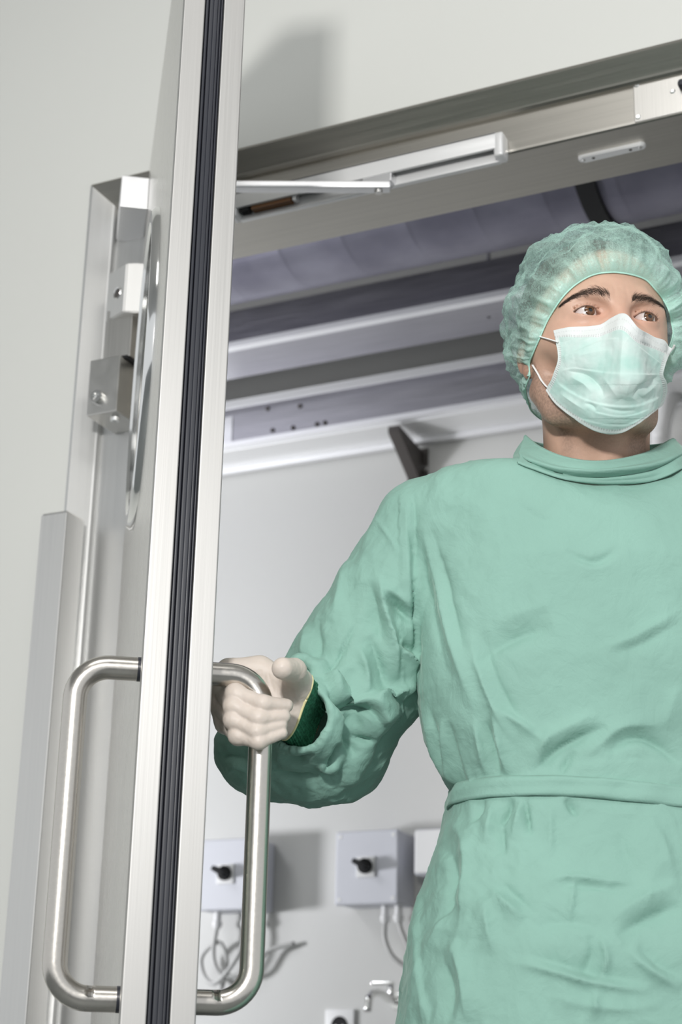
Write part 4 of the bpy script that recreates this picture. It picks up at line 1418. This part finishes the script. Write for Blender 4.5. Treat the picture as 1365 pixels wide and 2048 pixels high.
def cloth_mat(name, col, seams=True):
    m, nt, b = new_mat(name)
    setp(b, Roughness=0.78)
    b.inputs['Specular IOR Level'].default_value = 0.25
    b.inputs['Sheen Weight'].default_value = 0.25
    b.inputs['Sheen Roughness'].default_value = 0.4
    b.inputs['Sheen Tint'].default_value = (0.75, 0.95, 0.85, 1)
    nz = noise_mix(nt, b, tuple(c * 0.93 for c in col), col, (1, 1, 1), 9.0, 5.0, 0.35, 0.65)
    tc = nt.nodes.new('ShaderNodeTexCoord')
    n2 = nt.nodes.new('ShaderNodeTexNoise'); n2.inputs['Scale'].default_value = 70; n2.inputs['Detail'].default_value = 5; n2.inputs['Distortion'].default_value = 1.2
    nt.links.new(tc.outputs['Object'], n2.inputs['Vector'])
    n3 = nt.nodes.new('ShaderNodeTexNoise'); n3.inputs['Scale'].default_value = 22; n3.inputs['Detail'].default_value = 4; n3.inputs['Distortion'].default_value = 1.8
    nt.links.new(tc.outputs['Object'], n3.inputs['Vector'])
    b0 = bump(nt, b, n3.outputs['Fac'], 0.30, 0.006)
    b1 = bump(nt, b, n2.outputs['Fac'], 0.25, 0.003, b0)
    wv = nt.nodes.new('ShaderNodeTexNoise'); wv.inputs['Scale'].default_value = 1500
    nt.links.new(tc.outputs['Object'], wv.inputs['Vector'])
    bump(nt, b, wv.outputs['Fac'], 0.12, 0.0004, b1)
    return m
GREEN = (0.262, 0.452, 0.382)
M['gown'] = cloth_mat('gown_cotton', GREEN)
gown = mesh_np('gown', np.vstack([_GWV, np.array(V2)]), np.vstack([_GWF, np.array(F2)]), M['gown'], man)
gown['label'] = 'green cotton surgical gown with long sleeves'


def march(u, v, sdf, b0=1.45, b1=2.1, off=0.0):
    o, d = rayL(u, v)
    t = (b0 - 0.0) / 1.02
    for _ in range(200):
        q = o + d * t
        s = float(sdf(q[None])[0]) - off
        if s < 0.0003: return q
        t += max(s * 0.7, 0.0005)
    return q


# belt tied round the waist
top = [(905, 1566), (912, 1561), (935, 1556), (970, 1553), (1060, 1551), (1140, 1553), (1250, 1561), (1365, 1574), (1480, 1592)]
bot = [(905, 1592), (912, 1597), (935, 1596), (970, 1594), (1060, 1592), (1140, 1594), (1250, 1603), (1365, 1614), (1480, 1630)]
def zof(poly):
    zs = [(march(u, v, gown_sdf)) for u, v in poly[1:-1]]
    return np.array(zs)
zt_ = zof(top); zb_ = zof(bot)
V, Fc = [], []
m_ = 220
for k in range(m_):
    a = 2 * math.pi * k / m_
    ca, sa = math.cos(a), math.sin(a)
    for j in range(7):
        f = j / 6
        zt0 = np.interp(ca * 0.15, zt_[:, 0] - TX, zt_[:, 2]) if sa < 0 else np.interp(ca * 0.15, zt_[:, 0] - TX, zt_[:, 2])
        zb0 = np.interp(ca * 0.15, zb_[:, 0] - TX, zb_[:, 2])
        z = zt0 * (1 - f) + zb0 * f
        W = float(trunk_w(np.array([z]))[0]); Dp = float(trunk_d(z))
        rr = 1 / ((abs(ca) / W) ** 2.5 + (abs(sa) / Dp) ** 2.5) ** (1 / 2.5)
        off = 0.0048 + 0.0009 * math.sin(f * 9 + a * 3) + 0.0012 * (1 if j in (0, 6) else 0) * -1 + 0.0011 * math.sin(a * 17 + f * 2)
        V.append((TX + (rr + off) * ca, 0.012 + (rr + off) * sa, z))
for k in range(m_):
    for j in range(6):
        a = k * 7 + j; b = ((k + 1) % m_) * 7 + j
        Fc.append((a, a + 1, b + 1, b))
belt = mesh_np('belt', V, np.array(Fc), M['gown'], man)
md = belt.modifiers.new('thick', 'SOLIDIFY'); md.thickness = 0.0035; md.offset = -1
belt['label'] = 'green cloth belt tied round the waist'

# standing collar
lowp = [(1040, 926), (1066, 938), (1130, 960), (1210, 969), (1300, 964), (1362, 938)]
low = [march(u, v, gown_sdf, off=0.0015) for u, v in lowp]
low += [P(1385, 925, 1.83), P(1325, 945, 1.895), P(1205, 950, 1.915), P(1090, 944, 1.895), P(1030, 930, 1.84)]
up = [P(1053, 871, 1.785), P(1080, 893, 1.74), P(1130, 914, 1.712), P(1200, 923, 1.700), P(1285, 908, 1.718), P(1340, 880, 1.77),
      P(1345, 880, 1.825), P(1312, 889, 1.885), P(1205, 893, 1.905), P(1100, 889, 1.885), P(1058, 879, 1.83)]
lowL = smooth_path(low + low[:1], 200); upL = smooth_path(up + up[:1], 200)
V, Fc = [], []
nj = 26
cc = np.mean(upL, axis=0)
for i in range(200):
    rad = upL[i] - cc; rad[2] = 0; rad /= np.linalg.norm(rad)
    for j in range(nj):
        f = j / (nj - 1)
        q = lowL[i] * (1 - f) + upL[i] * f
        a = math.atan2(rad[0], -rad[1])            # 0 at the front
        fr = math.exp(-(a / 1.0) ** 2)
        bow = 0.006 * math.sin(math.pi * f) * (1 + 0.6 * math.sin(a * 2 + 1))
        fold = 0.0075 * fr * math.exp(-((f - 0.42 - 0.10 * math.sin(a * 1.4)) / 0.08) ** 2) - 0.0065 * fr * math.exp(-((f - 0.30 - 0.10 * math.sin(a * 1.4)) / 0.06) ** 2)
        bead = 0.0016 * math.exp(-((f - 0.97) / 0.02) ** 2) + (0.0018 if f < 0.09 else 0)
        V.append(q + rad * (bow + fold + bead + 0.0012 * pnoise(np.array([q * 40]))[0]))
for i in range(199):
    for j in range(nj - 1):
        a = i * nj + j; b = (i + 1) * nj + j
        Fc.append((a, b, b + 1, a + 1))
for j in range(nj - 1):
    Fc.append((199 * nj + j, j, j + 1, 199 * nj + j + 1))
collar = mesh_np('collar', V, np.array(Fc), M['gown'], man)
md = collar.modifiers.new('thick', 'SOLIDIFY'); md.thickness = 0.002; md.offset = 0
collar['label'] = 'green standing collar with a folded crease'
# ------------------------------------------------------------------ surgical mask
def mask_sdf(p):
    p = np.asarray(p, np.float64)
    ax = p.copy(); ax[:, 0] = np.abs(p[:, 0])
    d = ell(p, (0, 40, -42), (67, 56, 62))
    d = smin(d, ell(p, (0, 18, -52), (50, 47, 44)), 14)
    d = smin(d, ell(p, (0, 6, -100), (34, 28, 22)), 22)
    d = smin(d, chain(ax, [(60, 62, -20), (52, 56, -78), (16, 6, -106)], [11, 12, 12]), 18)
    d = smin(d, cap(p, (0, -13, 2), (0, -38, -36), 7.5, 9), 16)
    d = smin(d, cap(p, (0, -38, -36), (0, -30, -84), 9, 16), 16)
    return d


TOPB = [(1110.7, 664), (1147, 656.4), (1183, 651.7), (1202, 648.6), (1221, 637), (1237.6, 628), (1248, 626.5), (1259, 632.6), (1278, 656), (1302, 669.5), (1325.7, 684), (1346, 698)]
BOTB = [(1092, 781), (1109, 805), (1130.5, 824), (1159, 844.5), (1183, 859), (1207, 867), (1228, 869), (1247, 865), (1266, 855), (1290, 838.6), (1311, 822), (1327, 810)]
LEFB = [(1110.7, 664), (1112.6, 686), (1115.7, 703), (1116, 722), (1109, 743), (1103, 760), (1096, 772), (1092, 781)]
RIGB = [(1346, 698), (1339, 712), (1332, 731), (1328, 750), (1334, 764), (1336, 780), (1332, 797), (1327, 810)]
def res(poly, n):
    q = smooth_path([(a, b, 0) for a, b in poly], 400)[:, :2]
    L = np.r_[0, np.cumsum(np.linalg.norm(np.diff(q, axis=0), axis=1))]; L /= L[-1]
    t = np.linspace(0, 1, n)
    return np.stack([np.interp(t, L, q[:, 0]), np.interp(t, L, q[:, 1])], 1)
NU, NVV = 230, 190
tb, bbn, lf, rg = res(TOPB, NU), res(BOTB, NU), res(LEFB, NVV), res(RIGB, NVV)
# ends of the curves: nose peak must sit over the chin, so match by position across
uu = np.linspace(0, 1, NU)[:, None, None]; vv = np.linspace(0, 1, NVV)[None, :, None]
Pm = (1 - vv) * tb[:, None] + vv * bbn[:, None] + (1 - uu) * lf[None] + uu * rg[None] - ((1 - uu) * (1 - vv) * tb[0] + uu * (1 - vv) * tb[-1] + (1 - uu) * vv * bbn[0] + uu * vv * bbn[-1])
# coarse grid of surface points, then interpolated
cu, cv = np.linspace(0, NU - 1, 36).astype(int), np.linspace(0, NVV - 1, 30).astype(int)
G = np.zeros((36, 30, 3))
for i, a in enumerate(cu):
    for j, b in enumerate(cv):
        G[i, j] = hit(Pm[a, b, 0], Pm[a, b, 1], 3.6, mask_sdf)
# keep the cloth smooth: relax the distance along each line of sight
o_, _ = rayL(0, 0)
Dr = np.array([[rayL(*Pm[a, b])[1] for b in cv] for a in cu])
T_ = np.array([[np.linalg.norm(h2l(G[i, j])[0] - o_) for j in range(30)] for i in range(36)])
for _k in range(5):
    Tn = np.pad(T_, 1, mode='edge')
    Tn = np.pad(2 * T_[1:-1, 1:-1] - T_[1:-1, 1:-1], 2, mode='edge') if False else Tn
    av = (Tn[:-2, 1:-1] + Tn[2:, 1:-1] + Tn[1:-1, :-2] + Tn[1:-1, 2:]) / 4
    T_ = np.minimum(T_, 0.4 * T_ + 0.6 * av) if _k < 2 else 0.5 * T_ + 0.5 * av
T_ -= 0.0012
G = np.array([[l2h(o_ + Dr[i, j] * T_[i, j])[0] for j in range(30)] for i in range(36)])
def up(G, ca, cb, NA, NB):
    A = np.zeros((NA, G.shape[1], 3))
    for j in range(G.shape[1]):
        s = smooth_path(G[:, j], NA * 4); A[:, j] = s[np.linspace(0, len(s) - 1, NA).astype(int)]
    B = np.zeros((NA, NB, 3))
    for i in range(NA):
        s = smooth_path(A[i], NB * 4); B[i] = s[np.linspace(0, len(s) - 1, NB).astype(int)]
    return B
MG = up(G, cu, cv, NU, NVV).reshape(-1, 3)
_gap = head_sdf(MG, False)
_push = np.clip(2.6 - _gap, 0, 12)[:, None]
MG[:, 1] -= _push[:, 0] * 0.7
MG[:, 0] += np.sign(MG[:, 0]) * np.clip((np.abs(MG[:, 0]) - 28) / 20, 0, 1) * _push[:, 0] * 0.6
MG = h2l(MG)
MF = np.array([(i * NVV + j, i * NVV + j + 1, (i + 1) * NVV + j + 1, (i + 1) * NVV + j) for i in range(NU - 1) for j in range(NVV - 1)])
mn = vnormals(MG, MF)
if mn[:, 1].mean() > 0: MF = MF[:, ::-1]; mn = -mn
MFOLD = [('step', [(1120, 716), (1128, 712), (1159, 700), (1207, 681), (1240, 676)], 1.5, 5), ('step', [(1252, 674), (1261, 679), (1290, 703), (1322, 727)], 1.5, 5), ('r', [(1248, 640), (1248, 677), (1244, 740), (1242, 798)], 2.2, 16),
         ('step', [(1120, 742), (1147, 736), (1183, 741), (1242, 748), (1290, 748), (1324, 748)], 1.3, 5),
         ('v', [(1135, 741), (1173, 751), (1197, 772), (1211, 796)], 3.2, 8), ('r', [(1140, 752), (1168, 766), (1185, 786)], 2.2, 10), ('v', [(1319, 751), (1297, 765), (1278, 779), (1267, 797)], 3.0, 8), ('r', [(1318, 765), (1298, 780), (1284, 795)], 2, 9),
         ('r', [(1205, 752), (1225, 775), (1240, 800)], 1.6, 14), ('r', [(1262, 752), (1256, 780), (1250, 800)], 1.2, 12),
         ('step', [(1112, 763), (1147, 786), (1183, 803), (1230, 812), (1278, 810), (1324, 792)], 1.8, 6), ('v', [(1171, 806), (1184, 811), (1194, 820)], 2.2, 5), ('r', [(1120, 785), (1150, 805), (1175, 822)], 1.5, 8),
         ('step', [(1188, 823), (1230, 831), (1266, 829), (1299, 818)], 1.2, 4), ('step', [(1150, 834), (1207, 848), (1254, 849), (1290, 832)], 1.0, 4), ('v', [(1200, 812), (1240, 822), (1275, 820)], 1.0, 5),
         ('r', [(1145, 690), (1180, 678), (1215, 662)], 0.8, 7), ('v', [(1262, 664), (1285, 684), (1310, 700)], 0.8, 6), ('r', [(1150, 715), (1190, 705), (1225, 700)], 0.9, 8)]
hh = fold_field(MG, np.tile([0, -1.0, 0], (len(MG), 1)), MFOLD, 1.0)
ui = np.repeat(np.linspace(0, 1, NU), NVV); vi = np.tile(np.linspace(0, 1, NVV), NU)
hh += 0.00045 * pnoise(MG * 90) + 0.00018 * pnoise(MG * 260)
tband = np.clip((0.118 + 0.03 * np.cos((ui - 0.62) * 3) - vi) * 90, 0, 1)
bband = np.clip((vi - 0.955) * 120, 0, 1)
sband = np.clip((0.040 - np.minimum(ui, 1 - ui)) * 160, 0, 1)
dash = lambda t, n: (np.sin(t * n) > -0.1).astype(float)
emb = np.zeros(len(MG))
for v0 in (0.050,): emb += dash(ui, 330) * np.exp(-((vi - v0) / 0.0042) ** 2) * 0.55
for v0 in (0.098, 0.112): emb += dash(ui, 330) * np.exp(-((vi - v0 - 0.02 * np.cos((ui - 0.62) * 3)) / 0.0042) ** 2)
for v0 in (0.966, 0.975): emb += dash(ui, 330) * np.exp(-((vi - v0) / 0.004) ** 2)
for u0 in (0.016, 0.026, 0.034): emb += dash(vi, 200) * np.exp(-((np.minimum(ui, 1 - ui) - u0) / 0.003) ** 2) * ((vi > 0.2) & (vi < 0.9))
hh -= 0.00035 * emb
MG = MG + mn * hh[:, None]
mot = np.clip(0.5 + 0.9 * pnoise(MG * np.array([30, 30, 45])) + 0.35 * pnoise(MG * 130), 0, 1)[:, None]
mint = np.array([0.40, 0.615, 0.555]) * (1 - mot) + np.array([0.58, 0.695, 0.66]) * mot
wht = np.array([0.68, 0.715, 0.705])
wb = np.clip(tband + bband * 0.8 + sband * 0.75, 0, 1)[:, None]
mc_ = mint * (1 - wb) + wht * wb
mc_ = mc_ * (1 - 0.30 * np.clip(emb, 0, 1)[:, None])
def mask_mat():
    m, nt, b = new_mat('mask_fleece')
    at = nt.nodes.new('ShaderNodeVertexColor'); at.layer_name = 'tone'
    nt.links.new(at.outputs['Color'], b.inputs['Base Color'])
    setp(b, Roughness=0.7)
    b.inputs['Specular IOR Level'].default_value = 0.3
    b.inputs['Sheen Weight'].default_value = 0.3
    tc = nt.nodes.new('ShaderNodeTexCoord')
    nz = nt.nodes.new('ShaderNodeTexNoise'); nz.inputs['Scale'].default_value = 700; nz.inputs['Detail'].default_value = 3
    nt.links.new(tc.outputs['Object'], nz.inputs['Vector'])
    bump(nt, b, nz.outputs['Fac'], 0.15, 0.0006)
    return m
M['mask'] = mask_mat()
mask = mesh_np('mask', MG, MF, M['mask'], man)
color_attr(mask, 'tone', mc_)
md = mask.modifiers.new('thick', 'SOLIDIFY'); md.thickness = 0.0012; md.offset = -1
mask['label'] = 'pale mint pleated mask with white hems'
M['strap'] = plain('white_elastic', (0.80, 0.80, 0.79), 0.6)
def strap(pix_pts, off):
    pts = [h2l(hit(u, v, o))[0] for (u, v), o in zip(pix_pts, off)]
    return tube('ear_loop', smooth_path(pts, 30), 0.0016, M['strap'], mask, 10, 0.55)
strap([(1116, 684), (1110, 682), (1097, 678), (1083, 674), (1068, 668)], [5, 3.5, 2.0, 1.5, 2])
strap([(1100, 776), (1094, 773), (1084, 761), (1077, 748), (1066, 730)], [5, 3.5, 2, 1.5, 2])
strap([(1342, 702), (1347, 697), (1350, 690)], [2, 2, 2])

# ------------------------------------------------------------------ bouffant cap
EDGE = [(1061, 751), (1060, 727), (1067, 707), (1080.6, 676), (1097.6, 638.5), (1121.5, 601), (1145, 575.5), (1172.6, 556.7), (1196, 548), (1223.7, 545), (1240.7, 546), (1264.6, 550),
        (1292, 560), (1312, 580.6), (1327.6, 601), (1338, 621.5), (1343, 645), (1344, 679)]
ring = [hit(u, v, 1.2) for u, v in EDGE]
ring += [np.array(q, float) for q in ((70, 74, -30), (66, 96, -46), (48, 142, -50), (14, 172, -50), (-18, 172, -50), (-46, 148, -48), (-62, 114, -44), (-70, 90, -46))]
pass
NR, NC = 540, 150
rl = smooth_path(ring + ring[:1], NR + 1)[:NR]
C0 = np.array([8.0, 86, 38])
pole = np.array([0, 0.80, 0.60])
VV = []; op = []
dirs0 = rl - C0; rad0 = np.linalg.norm(dirs0, axis=1); dirs0 /= rad0[:, None]
th = np.arccos(np.clip(dirs0 @ pole, -1, 1))
L_ = np.r_[0, np.cumsum(np.linalg.norm(np.diff(rl, axis=0), axis=1))]
ela = CAPR = np.array([93.0, 116, 102])
ph = L_ / 11.0
for j in range(NC):
    f = j / (NC - 1)
    v = f ** 1.35
    d = (np.sin((1 - v) * th)[:, None] * dirs0 + np.sin(v * th)[:, None] * pole) / np.sin(th)[:, None]
    re = 1 / np.sqrt(((d / CAPR) ** 2).sum(1))
    q3 = d * 3.0
    lump = 13.0 * pnoise(q3 * 0.9 + 3.3) + 8.0 * (ridged(q3 * 1.1 + 40, 2) - 0.6)
    s = 1 - np.exp(-v * th / 0.13)
    # gathers fan out from the elastic
    g1 = pnoise(np.stack([ph * 1.5, np.full(NR, v * 2.0), np.zeros(NR)], 1)); g2 = pnoise(np.stack([ph * 0.62 + 7, np.full(NR, v * 1.6 + 5), np.zeros(NR)], 1))
    vt = v * th
    pl = 4.2 * (1 - 2.6 * np.abs(g1)) * np.exp(-vt / 0.26) * (1 - np.exp(-vt / 0.04)) + 8.5 * (1 - 2.6 * np.abs(g2)) * np.exp(-vt / 0.45) * (1 - np.exp(-vt / 0.08))
    fine = 0.9 * (ridged(d * 9 + 11 + 0.3 * pnoise(d * 4)[:, None], 2) - 0.6)
    r = rad0 * (1 - s) + re * s + (lump + fine) * s + pl + 0.5 * (j == 0)
    VV.append(C0 + d * r[:, None])
    op.append(np.clip(0.04 + 0.52 * np.exp(-vt / 0.10) + 0.26 * np.clip(1 - 3.5 * np.abs(g2), 0, 1) * np.exp(-vt / 0.7) + 0.22 * np.clip(1 - 4 * np.abs(g1), 0, 1) * np.exp(-vt / 0.35), 0, 1))
VV = np.array(VV).reshape(-1, 3); op = np.array(op).reshape(-1)
CF = np.array([(j * NR + i, j * NR + (i + 1) % NR, (j + 1) * NR + (i + 1) % NR, (j + 1) * NR + i) for j in range(NC - 1) for i in range(NR)])
def cap_mat():
    m = bpy.data.materials.new('spunbond_cap'); m.use_nodes = True
    nt = m.node_tree; nt.nodes.clear()
    N = nt.nodes.new; L = nt.links.new
    out = N('ShaderNodeOutputMaterial')
    tr = N('ShaderNodeBsdfTransparent')
    df = N('ShaderNodeBsdfDiffuse'); tl = N('ShaderNodeBsdfTranslucent'); gl = N('ShaderNodeBsdfGlossy')
    col = (0.60, 0.88, 0.79, 1)
    df.inputs['Color'].default_value = col; tl.inputs['Color'].default_value = (0.55, 0.86, 0.76, 1)
    gl.inputs['Roughness'].default_value = 0.35; gl.inputs['Color'].default_value = (0.9, 1, 0.97, 1)
    m1 = N('ShaderNodeMixShader'); m1.inputs[0].default_value = 0.35
    L(df.outputs[0], m1.inputs[1]); L(tl.outputs[0], m1.inputs[2])
    m2 = N('ShaderNodeMixShader'); m2.inputs[0].default_value = 0.025
    L(m1.outputs[0], m2.inputs[1]); L(gl.outputs[0], m2.inputs[2])
    at = N('ShaderNodeVertexColor'); at.layer_name = 'weave'
    lw = N('ShaderNodeLayerWeight'); lw.inputs['Blend'].default_value = 0.35
    tc = N('ShaderNodeTexCoord')
    nz = N('ShaderNodeTexNoise'); nz.inputs['Scale'].default_value = 210; nz.inputs['Detail'].default_value = 6; nz.inputs['Distortion'].default_value = 2.5
    L(tc.outputs['Object'], nz.inputs['Vector'])
    mr = N('ShaderNodeMapRange'); mr.inputs['From Min'].default_value = 0.35; mr.inputs['From Max'].default_value = 0.7; mr.inputs['To Min'].default_value = 0.0; mr.inputs['To Max'].default_value = 0.30
    L(nz.outputs['Fac'], mr.inputs['Value'])
    a1 = N('ShaderNodeMath'); a1.operation = 'ADD'; L(at.outputs['Color'], a1.inputs[0]); L(mr.outputs[0], a1.inputs[1])
    mu = N('ShaderNodeMath'); mu.operation = 'MULTIPLY_ADD'; L(lw.outputs['Facing'], mu.inputs[0]); mu.inputs[1].default_value = 0.36; L(a1.outputs[0], mu.inputs[2])
    mu.use_clamp = True
    bp = N('ShaderNodeBump'); bp.inputs['Strength'].default_value = 0.3; bp.inputs['Distance'].default_value = 0.001
    L(nz.outputs['Fac'], bp.inputs['Height'])
    for s in (df, tl, gl): L(bp.outputs[0], s.inputs['Normal'])
    m3 = N('ShaderNodeMixShader'); L(mu.outputs[0], m3.inputs[0]); L(tr.outputs[0], m3.inputs[1]); L(m2.outputs[0], m3.inputs[2])
    L(m3.outputs[0], out.inputs[0])
    return m
M['cap'] = cap_mat()
capo = mesh_np('cap', h2l(VV), CF, M['cap'], man)
color_attr(capo, 'weave', np.repeat(op[:, None], 3, 1))
capo['label'] = 'translucent mint bouffant cap with gathered edge'
rw = np.array([q + (q - C0) / np.linalg.norm(q - C0) * (0.4 + 0.12 * math.sin(i * 1.9)) for i, q in enumerate(rl)])
el = tube('elastic_edge', h2l(np.vstack([rw, rw[:1]])), 0.0009, plain('cap_elastic', (0.45, 0.74, 0.64), 0.7), capo, 8)
# ------------------------------------------------------------------ clothes below the picture's edge
def trouser_sdf(p):
    p = np.asarray(p, np.float64)
    ax = p.copy(); ax[:, 0] = np.abs(p[:, 0] - tcx)
    d = ell(p - np.array([tcx, 0, 0]), (0, 0.015, 0.98), (0.155, 0.10, 0.14))
    d = smin(d, chain(ax, [(0.085, 0.02, 0.92), (0.10, 0.015, 0.50), (0.105, 0.03, 0.06)], [0.098, 0.078, 0.075]), 0.03)
    return smax(smax(d, 0.075 - p[:, 2], 0.004), p[:, 2] - 1.04, 0.004)
V, Fq = polygonize(trouser_sdf, (tcx - 0.24, -0.14, 0.05), (tcx + 0.24, 0.16, 1.07), 0.009)
mesh_np('trousers', V, Fq, M['gown'], man)
for sx in (-1, 1):
    def shoe_sdf(p):
        p = np.asarray(p, np.float64)
        d = cap(p, (tcx + sx * 0.105, 0.045, 0.052), (tcx + sx * 0.118, -0.125, 0.042), 0.052, 0.048)
        d = smin(d, cap(p, (tcx + sx * 0.105, 0.03, 0.05), (tcx + sx * 0.105, 0.03, 0.085), 0.05, 0.048), 0.02)
        return smax(d, -p[:, 2], 0.004)
    V, Fq = polygonize(shoe_sdf, (tcx + sx * 0.11 - 0.09, -0.21, -0.006), (tcx + sx * 0.11 + 0.09, 0.12, 0.15), 0.006)
    mesh_np('shoe', V, Fq, M['white'], man)
# the other glove, hanging relaxed beside the hip
LH = np.array([2 * tcx - SHR[0], SHR[1], SHR[2]]) + np.array([0.06, -0.08, -0.52])
def glove2_sdf(p):
    p = np.asarray(p, np.float64)
    d = cap(p, LH + (0, 0.01, 0.06), LH, 0.036, 0.031)
    for i, (ln, r) in enumerate(((0.070, 0.0092), (0.078, 0.0094), (0.072, 0.0090), (0.056, 0.0080))):
        yo = -0.030 + 0.020 * i
        m = LH + np.array([-0.004, yo - 0.012, -0.088])
        d = smin(d, cap(p, LH + (0, yo * 0.4, -0.01), m, 0.017, 0.0125), 0.012)
        d = smin(d, chain(p, [m, m + (-0.006, -0.002, -ln * 0.5), m + (-0.020, -0.002, -ln * 0.82), m + (-0.034, -0.002, -ln)], [r * 1.1, r, r * 0.9, r * 0.8], 0.003), 0.003)
    d = smin(d, chain(p, [LH + (-0.006, -0.02, -0.025), LH + (-0.022, -0.052, -0.062), LH + (-0.030, -0.060, -0.100)], [0.016, 0.0125, 0.0100], 0.003), 0.010)
    return d
V, Fq = polygonize(glove2_sdf, LH + (-0.10, -0.11, -0.20), LH + (0.06, 0.08, 0.11), 0.0025)
mesh_np('glove', V, Fq, M['glove'], man)
